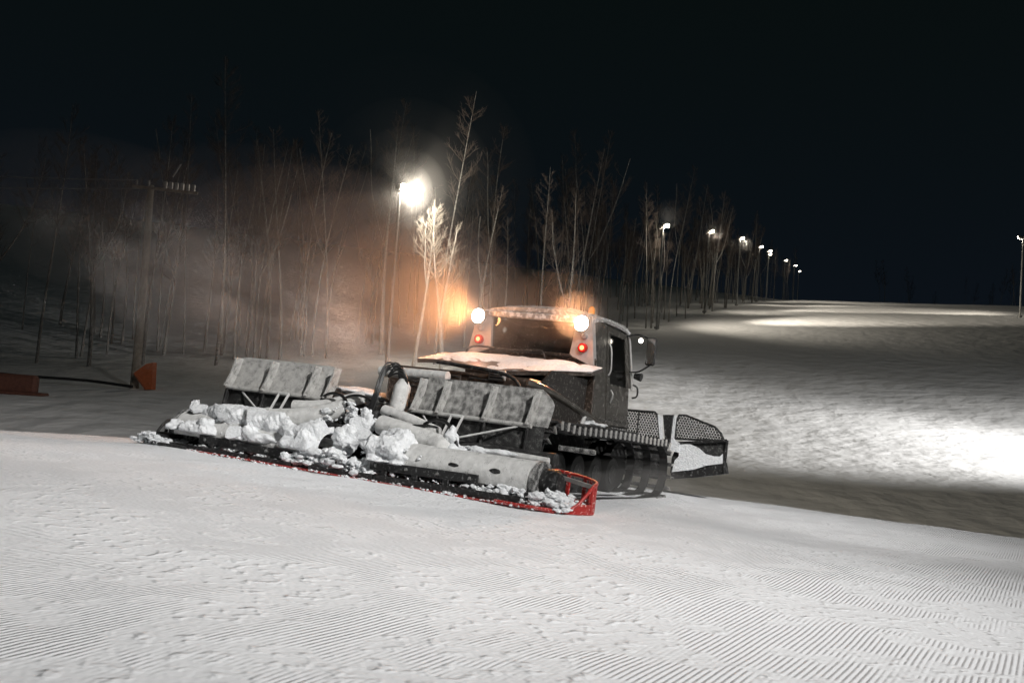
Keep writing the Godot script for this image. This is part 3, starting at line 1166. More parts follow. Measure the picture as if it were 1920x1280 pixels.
	for seg in [[-2.80, -0.36, 0.30], [0.40, 2.56, -0.02]]:
		var crow := []
		for k in 40:
			var a := lerpf(-0.15, PI * 0.9, k / 39.0)
			var row := []
			for j in 130:
				var xx := lerpf(seg[0], seg[1], j / 129.0)
				var bias: float = seg[2] if seg[0] < 0.0 else lerpf(0.45, -0.75, smoothstep(0.55, 1.35, xx))
				var ns := cake.get_noise_2d(xx * 0.75, a * 0.5 + seg[0]) + bias - 0.10
				var th := 0.055 * smoothstep(0.0, 0.16, ns) + 0.05 * smoothstep(0.22, 0.27, ns) + 0.045 * smoothstep(0.42, 0.46, ns)
				th += (0.03 * cake.get_noise_2d(xx * 1.6 + 9.0, a * 0.8) + 0.012 * lump.get_noise_2d(xx * 300.0, a * 80.0)) * smoothstep(0.0, 0.15, ns)
				if ns <= 0.0 or j == 0 or j == 129 or k == 0 or k == 39:
					th = -0.03
				row.append(P(xx, 0.26 + (0.245 + th) * sin(a), 0.36 - (0.28 + th) * cos(a)))
			crow.append(row)
		g = G.new()
		g.sheet(crow, 0.004)
		part("snow_cake", g, M.snow, tl_)
	chunks.call("snow_slab", [[0.0, 0.6, 0.55, 0.12, 0.22, 0.1], [-0.12, 0.42, 0.35, 0.16, 0.16, 0.14], [-0.3, 0.72, 0.62, 0.1, 0.1, 0.08]], 0.3)
	chunks.call("snow_slab", [[1.35, 0.5, 0.5, 0.2, 0.06, 0.12], [1.6, 0.52, 0.55, 0.22, 0.045, 0.08], [1.95, 0.53, 0.58, 0.2, 0.035, 0.07], [1.28, 0.62, 0.5, 0.09, 0.12, 0.08], [1.5, 0.42, 0.4, 0.2, 0.08, 0.12]], 0.3)
	var crumb := func(called: String, count: int, x0: float, x1: float, y0: float, y1: float, z0: float, z1: float, r0: float, r1: float) -> void:
		var gg := G.new()
		for k in count:
			var r := lerpf(r0, r1, pow(rg.randf(), 2.2))
			var f := rg.randf()
			var peak := 1.0 - absf(f - 0.5) * 1.2
			gg.chunk(P(lerpf(x0, x1, f), lerpf(y0, y1, rg.randf() * peak), lerpf(z0, z1, rg.randf())), Vector3(r * rg.randf_range(0.8, 1.6), r * rg.randf_range(0.6, 1.0), r), rg)
		var o := part(called, gg, M.snow, tl_)
		o.set_meta("kind", "stuff")
	crumb.call("snow_crumbs", 140, -2.8, -0.5, 0.2, 0.48, 0.06, 0.3, 0.005, 0.02)
	crumb.call("snow_crumbs", 120, 0.3, 1.3, 0.2, 0.5, 0.06, 0.3, 0.006, 0.03)
	crumb.call("snow_heap", 420, -0.75, 0.5, 0.06, 0.30, -0.06, 0.2, 0.009, 0.075)
	crumb.call("snow_crumbs", 220, -3.0, -0.4, -0.01, 0.02, -0.12, -0.03, 0.005, 0.03)
	crumb.call("snow_crumbs", 160, -2.9, -0.6, 0.05, 0.10, 0.04, 0.10, 0.007, 0.035)
	crumb.call("snow_crumbs", 160, 0.4, 2.7, 0.09, 0.13, 0.05, 0.12, 0.007, 0.035)
	crumb.call("snow_crumbs", 160, -0.3, 2.8, 0.01, 0.035, -0.16, -0.05, 0.004, 0.022)
	crumb.call("snow_crumbs", 110, 1.9, 2.7, 0.10, 0.2, 0.0, 0.12, 0.010, 0.06)
	crumb.call("snow_heap", 520, 2.58, 3.12, 0.03, 0.22, -0.08, 0.45, 0.009, 0.06)
	crumb.call("snow_heap", 160, -3.3, -2.7, 0.0, 0.16, -0.15, 0.3, 0.010, 0.07)
	crumb.call("snow_crumbs", 120, -0.9, 0.1, 0.6, 0.9, 0.5, 0.75, 0.009, 0.06)

	for q in [[-2.55, 0.53, 0.26, 0.13, 0.6], [-1.98, 0.50, 0.16, 0.12, 0.8], [-1.62, 0.30, 0.0, 0.13, 1.2], [0.30, 0.50, 0.12, 0.12, 1.0], [-0.05, 0.62, 0.46, 0.13, 1.2]]:
		g = G.new()
		var op := PackedVector2Array()
		for k in 9:
			var a := TAU * (k + rg.randf_range(-0.25, 0.25)) / 9.0
			op.append(Vector2(cos(a) * rg.randf_range(0.75, 1.15), sin(a) * rg.randf_range(0.5, 0.85)) * q[3])
		var bs := Basis(Vector3.UP, rg.randf_range(-0.3, 0.3)) * Basis(Vector3.RIGHT, -PI * 0.5 + q[4]) * Basis(Vector3(0, 0, 1), rg.randf_range(-0.25, 0.25))
		g.prism(op, P(q[0], q[1], q[2]), bs.x, bs.y, bs.z * 0.045)
		part("snow_plate", g, M.snow, tl_)
	# --- flaps
	flap(t, false)
	flap(t, true)
	# --- tracks
	track(t, 1.55)
	track(t, -1.75, -1.0)

	# --- chassis and engine bay
	var bd := knot("engine_bay", t)
	g = G.new()
	g.box(P(-0.1, 0.68, 3.4), Vector3(1.7, 0.5, 4.6), 0.05)
	part("chassis", g, M.dust, bd)
	g = G.new()
	g.box(P(0.12, 1.24, 3.3), Vector3(2.36, 0.58, 1.9), 0.05)
	part("engine_cover", g, M.brown, bd)
	g = G.new()
	g.prism(pl([1.9, 0.96, 4.15, 0.96, 4.15, 1.7, 2.9, 1.7]), Vector3(1.305, 0, 0), Vector3(0, 0, -1), Vector3.UP, Vector3(0.03, 0, 0))
	part("side_panel", g, M.vent, bd)
	for fx in [1.62, -1.82]:
		g = G.new()
		g.box(P(fx, 0.985, 2.7), Vector3(1.15, 0.04, 3.1), 0.012)
		part("fender", g, M.dust, bd)
	var rows := []
	var srows := []
	for k in 9:
		var row := []
		var srow := []
		for j in 21:
			var xx := lerpf(-1.36, 1.52, j / 20.0)
			var zr := lerpf(3.55, 2.95, smoothstep(-1.36, 0.42, xx)) if xx < 0.42 else lerpf(2.95, 3.85, pow((xx - 0.42) / 1.10, 1.3))
			var zz := lerpf(zr, 4.24, k / 8.0)
			var yy := 1.92 - (4.24 - zz) * 0.25 - 0.05 * pow(absf(xx - 0.1) / 1.4, 3.0)
			row.append(P(xx, yy, zz))
			var edge := minf(1.0, minf(k, 8 - k) * 0.9) * minf(1.0, minf(j, 20 - j) * 0.8)
			var bare := smoothstep(0.0, 0.12, lump.get_noise_2d(xx * 30.0 + 40.0, zz * 30.0) + 0.25 - 1.2 * exp(-pow((xx + 0.15) / 0.5, 2.0)) * maxf(0.0, 1.0 - (zz - zr) / 0.55))
			edge *= bare
			srow.append(P(xx, yy + 0.012 + 0.023 * bare + 0.03 * edge + 0.03 * lump.get_noise_2d(xx * 50.0, zz * 50.0) * edge, lerpf(zz, 3.6, 0.02)))
		rows.append(row)
		srows.append(srow)
	g = G.new()
	g.sheet(rows, 0.06)
	part("engine_hood", g, M.brown, bd)
	g = G.new()
	g.sheet(srows, 0.012)
	part("snow_cover", g, M.snow, bd)
	for q in [[1.5, 1.03, 1.7, 0.25, 0.07, 0.4], [1.75, 1.02, 3.5, 0.2, 0.05, 0.3], [-1.7, 1.03, 2.4, 0.4, 0.09, 0.7]]:
		g = G.new()
		g.blob(P(q[0], q[1], q[2]), Vector3(q[3], q[4], q[5]), 0.5, lump, 1.0, 10, 16)
		part("snow_patch", g, M.snow, bd)
	hold("hand_rail", bd, [P(-0.2, 1.62, 2.3), P(0.4, 1.60, 2.25), P(1.05, 1.52, 2.2), P(1.25, 1.35, 2.2)], 0.025, M.dust, 12, 8)
	for k in 3:
		g = G.new()
		g.box(P(-0.55 + k * 0.55, 1.30, 2.33), Vector3(0.42, 0.34, 0.04), 0.01)
		part("access_panel", g, M.brown, bd)
		for q in 4:
			g = G.new()
			g.box(P(-0.55 + k * 0.55, 1.25 + q * 0.065, 2.30), Vector3(0.34, 0.018, 0.03), 0.004)
			part("grille_slat", g, M.dust, bd)
	g = G.new()
	g.box(P(0.8, 1.52, 2.3), Vector3(0.26, 0.14, 0.05), 0.01)
	part("vent_box", g, M.silver, bd)
	for q in 3:
		g = G.new()
		g.box(P(0.8, 1.485 + q * 0.035, 2.268), Vector3(0.19, 0.016, 0.014), 0.003)
		part("vent_slat", g, M.black, bd)
	hold("cross_beam", bd, [P(-0.75, 1.38, 1.75), P(0.35, 1.40, 1.75)], 0.075, M.frost3, 4, 12)
	hold("guard_bar", bd, [P(1.42, 1.45, 2.0), P(1.62, 1.36, 2.4), P(1.92, 0.93, 4.1)], 0.05, M.cab, 10, 10)
	hold("guard_stay", bd, [P(1.78, 1.12, 3.2), P(1.78, 0.98, 3.1)], 0.03, M.frost3, 3, 8)
	for s in [[1.88, 0.86, 4.05, 2.02, 0.90, 4.3], [1.80, 0.98, 3.85, 1.98, 0.86, 4.2]]:
		g = G.new()
		g.bar(P(s[0], s[1], s[2]), P(s[3], s[4], s[5]), 0.12, 0.03)
		part("step_plate", g, M.black, bd)
	g = G.new()
	g.box(P(2.3, 0.66, 1.9), Vector3(0.5, 0.07, 0.08), 0.01)
	part("track_guide", g, M.speck, bd)

	# --- cab
	var cb := knot("cab", t)
	var xc := 0.24
	var zr0 := 4.30   # rear wall, bottom
	var zf := 5.95
	# floor and roof
	g = G.new()
	g.box(P(xc, 1.12, 5.1), Vector3(2.28, 0.14, 1.75), 0.03)
	part("cab_floor", g, M.cab, cb)
	rows = []
	for k in 9:
		var f := k / 8.0
		var zz := lerpf(4.28, 5.82, f)
		var row := []
		for j in 13:
			var u := j / 12.0 * 2.0 - 1.0
			var yy := 2.80 - 0.11 * pow(absf(u), 3.0) - 0.08 * pow(absf(f * 2.0 - 1.0), 4.0)
			row.append(P(xc + u * 1.03, yy, zz))
		rows.append(row)
	g = G.new()
	g.sheet(rows, 0.07)
	part("roof", g, M.roof, cb)
	g = G.new()
	g.box(P(xc + 0.1, 2.80, 5.0), Vector3(0.85, 0.09, 0.7), 0.03)
	part("roof_hatch", g, M.roof, cb)
	g = G.new()
	g.bar(P(-0.72, 2.62, 4.26), P(1.2, 2.62, 4.26), 0.10, 0.10, Vector3.UP, 0.02)
	part("rear_header", g, M.roof, cb)
	# rear corner pillars
	for s in [1.0, -1.0]:
		g = G.new()
		g.prism(pl([0.70 * s, 2.06, 1.13 * s, 1.90, 1.0 * s, 2.68, 0.76 * s, 2.60]), P(xc, 0, 4.24), Vector3(1, 0, 0), Vector3.UP, P(0, 0, 0.12))
		part("rear_pillar", g, M.silver, cb)
		g = G.new()
		g.tube([P(xc + s * 0.91, 2.54, 4.22), P(xc + s * 0.91, 2.54, 4.12), P(xc + s * 0.91, 2.54, 4.08)], [0.06, 0.12, 0.125], 18)
		part("work_light_housing", g, M.black, cb)
		g = G.new()
		g.tube([P(xc + s * 0.91, 2.54, 4.074), P(xc + s * 0.91, 2.54, 4.055)], [0.115, 0.10], 18)
		part("work_light", g, M.work, cb)
		g = G.new()
		g.tube([P(xc + s * 0.92, 2.18, 4.24), P(xc + s * 0.92, 2.18, 4.19), P(xc + s * 0.92, 2.18, 4.18)], [0.075, 0.075, 0.06], 18)
		part("tail_light_rim", g, M.redlens, cb)
		g = G.new()
		g.tube([P(xc + s * 0.92, 2.18, 4.178), P(xc + s * 0.92, 2.18, 4.165)], [0.038, 0.03], 14)
		part("tail_light", g, M.tail, cb)
		g = G.new()
		g.tube([P(xc + s * 0.92, 2.36, 4.24), P(xc + s * 0.92, 2.36, 4.215), P(xc + s * 0.92, 2.36, 4.21)], [0.05, 0.05, 0.03], 14)
		part("reflector", g, M.silver, cb)
		var sp := SpotLight3D.new()
		sp.name = "work_beam"
		sp.light_color = Color(1.0, 0.66, 0.40)
		sp.light_energy = 16.0 if s < 0 else 7.0
		sp.spot_angle = 72.0
		sp.spot_angle_attenuation = 1.0
		sp.spot_range = 60.0
		sp.spot_attenuation = 2.0
		sp.light_size = 0.10
		sp.shadow_enabled = true
		cb.add_child(sp, true)
		sp.position = P(xc + s * 0.91, 2.54, 4.0)
		sp.rotation = Vector3(deg_to_rad(8.0), PI + (deg_to_rad(-58.0) if s < 0 else deg_to_rad(-10.0)), 0)
		var wo := OmniLight3D.new()
		wo.name = "work_glow"
		wo.light_color = Color(1.0, 0.66, 0.40)
		wo.light_energy = 0.6 if s < 0 else 0.35
		wo.light_size = 0.1
		wo.omni_range = 30.0
		wo.omni_attenuation = 2.0
		wo.shadow_enabled = true
		cb.add_child(wo, true)
		wo.position = P(xc + s * 0.91, 2.56, 3.98)
		var rl := OmniLight3D.new()
		rl.name = "tail_glow"
		rl.light_color = Color(1.0, 0.2, 0.08)
		rl.light_energy = 0.015
		rl.light_size = 0.04
		rl.omni_range = 20.0
		rl.omni_attenuation = 2.0
		rl.shadow_enabled = true
		cb.add_child(rl, true)
		rl.position = P(xc + s * 0.92, 2.18, 4.10)
	# rear window and lower wall
	g = G.new()
	g.prism(pl([-0.72, 2.04, 0.72, 2.04, 0.76, 2.60, -0.76, 2.60]), P(xc, 0, 4.30), Vector3(1, 0, 0), Vector3.UP, P(0, 0, 0.012))
	part("rear_window", g, M.glass, cb)
	g = G.new()
	g.prism(pl([-1.16, 1.12, 1.16, 1.12, 1.12, 2.04, -1.12, 2.04]), P(xc, 0, 4.28), Vector3(1, 0, 0), Vector3.UP, P(0, 0, 0.06))
	part("rear_wall", g, M.brown, cb)
	g = G.new()
	g.bar(P(xc - 0.72, 2.05, 4.26), P(xc + 0.72, 2.05, 4.26), 0.05, 0.05)
	part("window_sill", g, M.black, cb)
	hold("window_guard", cb, [P(-0.85, 1.88, 4.12), P(-0.78, 2.02, 4.12), P(-0.6, 2.06, 4.12), P(-0.3, 2.05, 4.12)], 0.018, M.dust, 14, 8)
	hold("window_guard", cb, [P(-0.05, 2.03, 4.12), P(0.3, 2.06, 4.12), P(0.5, 2.07, 4.12), P(0.58, 1.98, 4.12), P(0.58, 1.88, 4.12)], 0.018, M.dust, 16, 8)
	hold("wiper", cb, [P(-0.1, 2.08, 4.24), P(0.1, 2.03, 4.22), P(0.48, 2.09, 4.24)], 0.010, M.rubber, 8, 6)
	# sides: quarter panel, door with glass, front post
	for s in [1.0, -1.0]:
		var B := func(y: float) -> float: return xc + s * lerpf(1.16, 1.0, (y - 1.12) / 1.56)
		var pane := func(called: String, q: Array, m: Material, thick: float, lift: float) -> void:
			# q: list of (z, y); follows the tumblehome of the cab side
			var poly := pl(q)
			var gg := G.new()
			var tr := Geometry2D.triangulate_polygon(poly)
			var f := func(p: Vector2, l: float) -> Vector3: return P(B.call(p.y) + s * l, p.y, p.x)
			for k in range(0, tr.size(), 3):
				for l in [lift, lift - thick]:
					gg.tri(f.call(poly[tr[k]], l), f.call(poly[tr[k + 1]], l), f.call(poly[tr[k + 2]], l), Vector3(s if l == lift else -s, 0, 0))
			var ctr := Vector2.ZERO
			for p in poly:
				ctr += p / poly.size()
			for k in poly.size():
				var a := poly[k]
				var b := poly[(k + 1) % poly.size()]
				var mid := (a + b) * 0.5 - ctr
				gg.quad(f.call(a, lift), f.call(b, lift), f.call(b, lift - thick), f.call(a, lift - thick), P(0, mid.y, mid.x))
			part(called, gg, m, cb)
		pane.call("quarter_panel", [4.28, 1.14, 4.86, 1.14, 4.84, 2.64, 4.38, 2.66], M.cab, 0.05, 0.0)
		pane.call("door_lower", [4.90, 1.16, 5.82, 1.16, 5.85, 1.72, 4.90, 1.72], M.cab, 0.05, 0.005)
		pane.call("door_pillar", [4.90, 1.725, 5.02, 1.725, 5.0, 2.62, 4.88, 2.62], M.cab, 0.05, 0.005)
		pane.call("door_top", [5.005, 2.52, 5.66, 2.50, 5.62, 2.60, 5.0, 2.62], M.cab, 0.05, 0.005)
		pane.call("door_glass", [5.02, 1.725, 5.76, 1.725, 5.665, 2.50, 5.0, 2.52], M.glass, 0.012, -0.01)
		pane.call("front_post", [5.765, 1.725, 5.95, 1.725, 5.80, 2.62, 5.63, 2.60], M.cab, 0.06, 0.0)
		hold("door_handle", cb, [P(B.call(1.55) + s * 0.03, 1.62, 4.98), P(B.call(1.5) + s * 0.07, 1.55, 4.98), P(B.call(1.4) + s * 0.03, 1.42, 4.98)], 0.016, M.steel, 8, 7)
		hold("grab_rail", cb, [P(B.call(2.3) + s * 0.01, 2.35, 4.93), P(B.call(2.2) + s * 0.05, 2.25, 4.93), P(B.call(1.9) + s * 0.05, 1.95, 4.93), P(B.call(1.85) + s * 0.01, 1.85, 4.93)], 0.014, M.silver, 10, 7)
		hold("drip_rail", cb, [P(B.call(2.68) + s * 0.02, 2.67, 4.3), P(B.call(2.68) + s * 0.02, 2.69, 5.0), P(B.call(2.66) + s * 0.02, 2.62, 5.72), P(B.call(2.2) + s * 0.03, 2.2, 5.86), P(B.call(1.8) + s * 0.03, 1.7, 5.95)], 0.02, M.silver, 16, 7)
		hold("mirror_arm", cb, [P(B.call(2.6), 2.58, 5.72), P(B.call(2.6) + s * 0.2, 2.62, 5.74), P(B.call(2.6) + s * 0.42, 2.56, 5.74)], 0.014, M.black, 8, 6)
		hold("mirror_arm", cb, [P(B.call(2.0), 2.0, 5.88), P(B.call(2.0) + s * 0.2, 2.02, 5.8), P(B.call(2.0) + s * 0.40, 2.14, 5.74)], 0.014, M.black, 8, 6)
		g = G.new()
		g.box(P(B.call(2.35) + s * 0.42, 2.36, 5.76), Vector3(0.17, 0.46, 0.06), 0.025)
		part("wing_mirror", g, M.black, cb)
		g = G.new()
		g.box(P(B.call(2.35) + s * 0.42, 2.36, 5.724), Vector3(0.14, 0.42, 0.006), 0.002)
		part("mirror_glass", g, M.mirror, cb)
		g = G.new()
		g.tube([P(B.call(2.5) + s * 0.26, 2.52, 5.74), P(B.call(2.5) + s * 0.26, 2.52, 5.69)], [0.03, 0.045], 12)
		part("side_light_housing", g, M.black, cb)
		g = G.new()
		g.tube([P(B.call(2.5) + s * 0.26, 2.52, 5.688), P(B.call(2.5) + s * 0.26, 2.52, 5.68)], [0.042, 0.03], 12)
		part("side_light", g, M.side, cb)
		g = G.new()
		g.tube([P(B.call(1.95) + s * 0.08, 1.95, 5.92), P(B.call(1.95) + s * 0.2, 1.93, 5.92)], [0.05, 0.07], 10)
		part("air_horn", g, M.black, cb)
		hold("front_grab", cb, [P(B.call(1.7) + s * 0.02, 1.80, 5.96), P(B.call(1.7) + s * 0.1, 1.76, 5.98), P(B.call(1.6) + s * 0.1, 1.62, 5.98), P(B.call(1.6) + s * 0.02, 1.58, 5.97)], 0.016, M.black, 10, 7)
	g = G.new()
	g.prism(pl([-1.14, 1.2, 1.14, 1.2, 0.99, 2.6, -0.99, 2.6]), P(xc, 0, 5.93), Vector3(1, 0, 0), Vector3(0, 1, 0.11), P(0, 0, 0.012))
	part("windscreen", g, M.glass, cb)
	for s in [-0.42, 0.42]:
		g = G.new()
		g.box(P(xc + s, 1.55, 5.0), Vector3(0.5, 0.14, 0.5), 0.05)
		g.box(P(xc + s, 1.95, 4.72), Vector3(0.48, 0.75, 0.12), 0.05)
		g.box(P(xc + s, 1.35, 5.0), Vector3(0.3, 0.3, 0.3), 0.03)
		part("seat", g, M.rubber, cb)
	g = G.new()
	g.tube([P(1.06, 2.70, 4.6), P(1.06, 2.76, 4.6)], 0.06, 12)
	part("beacon_base", g, M.black, cb)
	g = G.new()
	g.tube([P(1.06, 2.76, 4.6), P(1.06, 2.85, 4.6), P(1.06, 2.88, 4.6)], [0.055, 0.05, 0.02], 12)
	part("beacon_light", g, M.amber, cb)
	# front headlights (they light the piste ahead)
	for s in [-0.55, 0.55]:
		g = G.new()
		g.tube([P(xc + s, 2.72, 5.80), P(xc + s, 2.72, 5.90)], [0.07, 0.11], 14)
		part("headlight_housing", g, M.black, cb)
		g = G.new()
		g.tube([P(xc + s, 2.72, 5.902), P(xc + s, 2.72, 5.915)], [0.105, 0.09], 14)
		part("headlight", g, M.work, cb)
		var hl := SpotLight3D.new()
		hl.name = "head_beam"
		hl.light_color = Color(1.0, 0.95, 0.86)
		hl.light_energy = 40.0
		hl.spot_angle = 40.0
		hl.spot_angle_attenuation = 1.0
		hl.spot_range = 90.0
		hl.spot_attenuation = 2.0
		hl.light_size = 0.1
		hl.shadow_enabled = true
		cb.add_child(hl, true)
		hl.position = P(xc + s, 2.72, 5.98)
		hl.rotation = Vector3(deg_to_rad(3.0), deg_to_rad(-8.0), 0)

	# --- front blade
	var bl := knot("blade", t)
	for s in [1.0, -1.0]:
		var Q := func(a: Array) -> PackedVector2Array:
			var b := a.duplicate()
			for k in range(0, b.size(), 2):
				b[k] = b[k] * s
			return pl(b)
		g = G.new()
		g.prism(Q.call([1.86, 0.42, 2.80, 0.62, 2.79, 1.08, 1.86, 0.96]), P(0, 0, 6.92), Vector3(1, 0, 0), Vector3.UP, P(0, 0, 0.05))
		part("wing_plate", g, M.dust, bl)
		g = G.new()
		g.prism(Q.call([2.0, 0.935, 2.18, 0.95, 2.33, 0.9, 2.45, 0.82, 2.6, 0.80, 2.71, 0.81, 2.75, 0.86, 2.77, 0.7, 2.5, 0.63, 2.28, 0.53, 1.91, 0.44, 1.94, 0.65, 2.0, 0.72]), P(0, 0, 6.915), Vector3(1, 0, 0), Vector3.UP, P(0, 0, -0.06))
		part("snow_cake", g, M.snow, bl)
		g = G.new()
		g.prism(Q.call([1.88, 0.435, 2.51, 0.60, 2.53, 0.68, 2.80, 0.72, 2.85, 0.54, 2.3, 0.40, 1.91, 0.32]), P(0, 0, 6.88), Vector3(1, 0, 0), Vector3.UP, P(0, 0, 0.14))
		part("cutting_edge", g, M.black, bl)
		var poly: PackedVector2Array = Q.call([1.89, 1.01, 1.87, 1.3, 1.91, 1.42, 2.03, 1.43, 2.56, 1.29, 2.68, 1.19, 2.74, 1.08])
		g = G.new()
		lattice(g, poly, 6.9, 0.042, 0.011)
		part("guard_mesh", g, M.black, bl)
		g = G.new()
		frame(g, poly, 6.9, 0.018)
		part("guard_frame", g, M.black, bl)
		g = G.new()
		g.bar(P(2.0 * s, 0.95, 6.86), P(2.80 * s, 1.09, 6.86), 0.04, 0.045)
		part("rail", g, M.black, bl)
		g = G.new()
		g.bar(P(2.80 * s, 0.55, 6.88), P(2.80 * s, 1.09, 6.88), 0.05, 0.04, Vector3(1, 0, 0))
		part("end_post", g, M.black, bl)
		poly = Q.call([0.1, 0.96, 0.1, 1.37, 1.52, 1.42, 1.58, 1.37, 1.67, 0.98])
		g = G.new()
		lattice(g, poly, 6.75, 0.042, 0.011)
		part("guard_mesh", g, M.black, bl)
		g = G.new()
		frame(g, poly, 6.75, 0.018)
		g.tube([P(1.23 * s, 1.40, 6.75), P(1.25 * s, 0.97, 6.75)], 0.014, 8)
		part("guard_frame", g, M.black, bl)
		g = G.new()
		g.prism(Q.call([1.66, 1.39, 1.84, 1.41, 1.84, 0.9, 1.76, 0.9]), P(0, 0, 6.78), Vector3(1, 0, 0), Vector3.UP, P(0, 0, 0.06))
		part("wing_hinge", g, M.black, bl)
		g = G.new()
		g.prism(Q.call([1.585, 1.38, 1.65, 1.38, 1.73, 0.92, 1.70, 0.9, 1.6, 0.85, 0.2, 0.82, 0.2, 0.95, 1.60, 0.965, 1.68, 0.96]), P(0, 0, 6.77), Vector3(1, 0, 0), Vector3.UP, P(0, 0, -0.05))
		part("snow_cake", g, M.snow, bl)
		g = G.new()
		g.prism(Q.call([1.845, 1.40, 1.88, 1.40, 1.88, 1.0, 2.0, 0.94, 2.0, 0.78, 1.86, 0.80, 1.80, 0.9]), P(0, 0, 6.87), Vector3(1, 0, 0), Vector3.UP, P(0, 0, -0.04))
		part("snow_cake", g, M.snow, bl)
	rows = []
	for k in 8:
		var f := k / 7.0
		var row := []
		for j in 11:
			row.append(P(lerpf(-1.8, 1.8, j / 10.0), lerpf(0.3, 0.96, f), 6.72 + 0.22 * pow(f * 2.0 - 1.0, 2.0)))
		rows.append(row)
	g = G.new()
	g.sheet(rows, 0.05)
	part("blade_plate", g, M.dust, bl)
	for s in [-0.5, 0.5]:
		g = G.new()
		g.bar(P(s, 0.6, 5.6), P(s, 0.6, 6.75), 0.14, 0.16)
		part("push_arm", g, M.dust, bl)

func _ready() -> void:
	# ---------------- camera
	var cam := Camera3D.new()
	cam.name = "camera"
	add_child(cam)
	cam.position = Vector3(0, 1.25, 0)
	cam.basis = Basis(Vector3.RIGHT, atan(100.0 / 1900.0)) * Basis(Vector3(0, 0, 1), deg_to_rad(4.0))
	cam.fov = rad_to_deg(2.0 * atan(640.0 / 1900.0))
	cam.near = 0.05
	cam.far = 2500.0
	cam.current = true
	# ---------------- night sky
	var env := Environment.new()
	env.background_mode = Environment.BG_SKY
	var sky := Sky.new()
	var sm := ProceduralSkyMaterial.new()
	sm.sky_top_color = lin(0.0022, 0.0041, 0.0033)
	sm.sky_horizon_color = lin(0.0044, 0.0066, 0.0120)
	sm.sky_curve = 0.16
	sm.ground_bottom_color = lin(0.002, 0.002, 0.002)
	sm.ground_horizon_color = lin(0.0044, 0.0066, 0.0120)
	sm.sun_angle_max = 1.0
	sky.sky_material = sm
	env.sky = sky
	env.tonemap_mode = Environment.TONE_MAPPER_LINEAR
	env.tonemap_exposure = 1.0
	env.volumetric_fog_enabled = true
	env.volumetric_fog_density = 0.0
	env.sdfgi_enabled = true
	env.ssao_enabled = true
	env.ssil_enabled = true
	var we := WorldEnvironment.new()
	we.name = "environment"
	we.environment = env
	add_child(we)
	# ---------------- faint moon
	var moon := DirectionalLight3D.new()
	moon.name = "moon"
	moon.light_energy = 0.004
	moon.light_angular_distance = 0.5
	moon.light_color = Color(0.8, 0.88, 1.0)
	moon.sky_mode = DirectionalLight3D.SKY_MODE_LIGHT_ONLY
	moon.shadow_enabled = true
	add_child(moon)
	moon.rotation = Vector3(deg_to_rad(-55), deg_to_rad(40), 0)

	lump.seed = 12
	lump.frequency = 0.12
	lump.fractal_octaves = 4
	tn = bake(PN)
	tf = bake(PF)
	tl = bake(HL)
	materials()
	M.frost2 = tri_mat(frost_tex(71, 0.16, [0.014, 0.014, 0.014], [0.41, 0.405, 0.39], 0.30), 1.25, 0.8)
	M.frost3 = tri_mat(frost_tex(73, 0.72, [0.03, 0.03, 0.03], [0.55, 0.55, 0.54]), 0.9, 0.8, 0.0, height_tex(75, 0.03), 0.5)
	M.vent = tri_mat(frost_tex(77, -0.62, [0.02, 0.016, 0.014], [0.6, 0.58, 0.55], 0.09), 1.6, 0.5)
	M.side = glow(1.0, 0.92, 0.8, 8.0)
	ground()
	lights()
	forest()
	utility_pole()
	groomer()
	spray()

func lights() -> void:
	var warm := Color(1.0, 0.955, 0.88)
	var white := Color(1.0, 0.992, 0.98)
	var dn := deg_to_rad(24.0)
	# left row, seen
	lamp_post(Vector3(-6.05, 0, -49.63), 8.9, "nearest floodlight post, glaring white in the blowing snow behind the groomer", deg_to_rad(-66.0), dn, [[9.0, 10.0, 88.0, 40.0, 0.25]], 17.0, warm, 3)
	var rest := [[12.65, -89.1, "floodlight post second along the row, tall behind the groomer mirror"], [21.26, -113.0, "floodlight post third along the row up the piste"], [30.0, -136.7, "floodlight post fourth along the row up the piste"], [40.0, -167.3, "floodlight post fifth along the row, upper slope"], [45.8, -184.4, "floodlight post sixth along the row, upper of the close pair"], [49.5, -199.0, "floodlight post seventh along the row, lower of the close pair"], [61.5, -232.0, "floodlight post eighth along the row, upper slope"], [72.9, -265.1, "floodlight post ninth along the row, small and far"], [83.4, -298.5, "farthest floodlight post where the row meets the trees"]]
	var k := 0
	for r in rest:
		lamp_post(Vector3(r[0], 0, r[1]), 9.0, r[2], deg_to_rad(-58.0), dn, [[24.0, 24.0, 58.0, [110.0, 90.0, 90.0, 80.0, 70.0, 70.0, 70.0, 70.0, 70.0][k], 1.0], [8.0, 15.0, 24.0, [780.0, 420.0, 380.0, 250.0, 200.0, 200.0, 200.0, 200.0, 200.0][k], 1.0]], [12.0, 9.0, 9.0, 8.0, 6.0, 6.0, 6.0, 6.0, 6.0][k], warm, 3)
		k += 1
	# right row: one at the edge of the picture, others outside it
	lamp_post(Vector3(55.1, 0, -110.0), 8.6, "lone floodlight post at the right-hand edge of the piste", deg_to_rad(20.0), dn, [[0.0, 24.0, 46.0, 160.0, 1.0]], 8.0, warm, 3)
	lamp_post(Vector3(36.0, 0, -30.0), 10.0, "floodlight post on the right of the dip, outside the view", deg_to_rad(34.0), dn, [[14.0, 26.0, 34.0, 260.0, 1.0], [0.0, 21.0, 20.0, 380.0, 1.0], [-19.0, 22.0, 25.0, 1500.0, 1.0]], 8.0, white, 3)
	lamp_post(Vector3(9.0, 0, 2.5), 14.0, "floodlight post behind the camera lighting the groomed foreground", deg_to_rad(36.0), dn, [[-4.0, 36.0, 30.0, 420.0, 1.0], [-4.0, 30.0, 13.0, 210.0, 1.0], [26.0, 33.0, 14.0, 400.0, 1.0]], 0.0, white, 4)

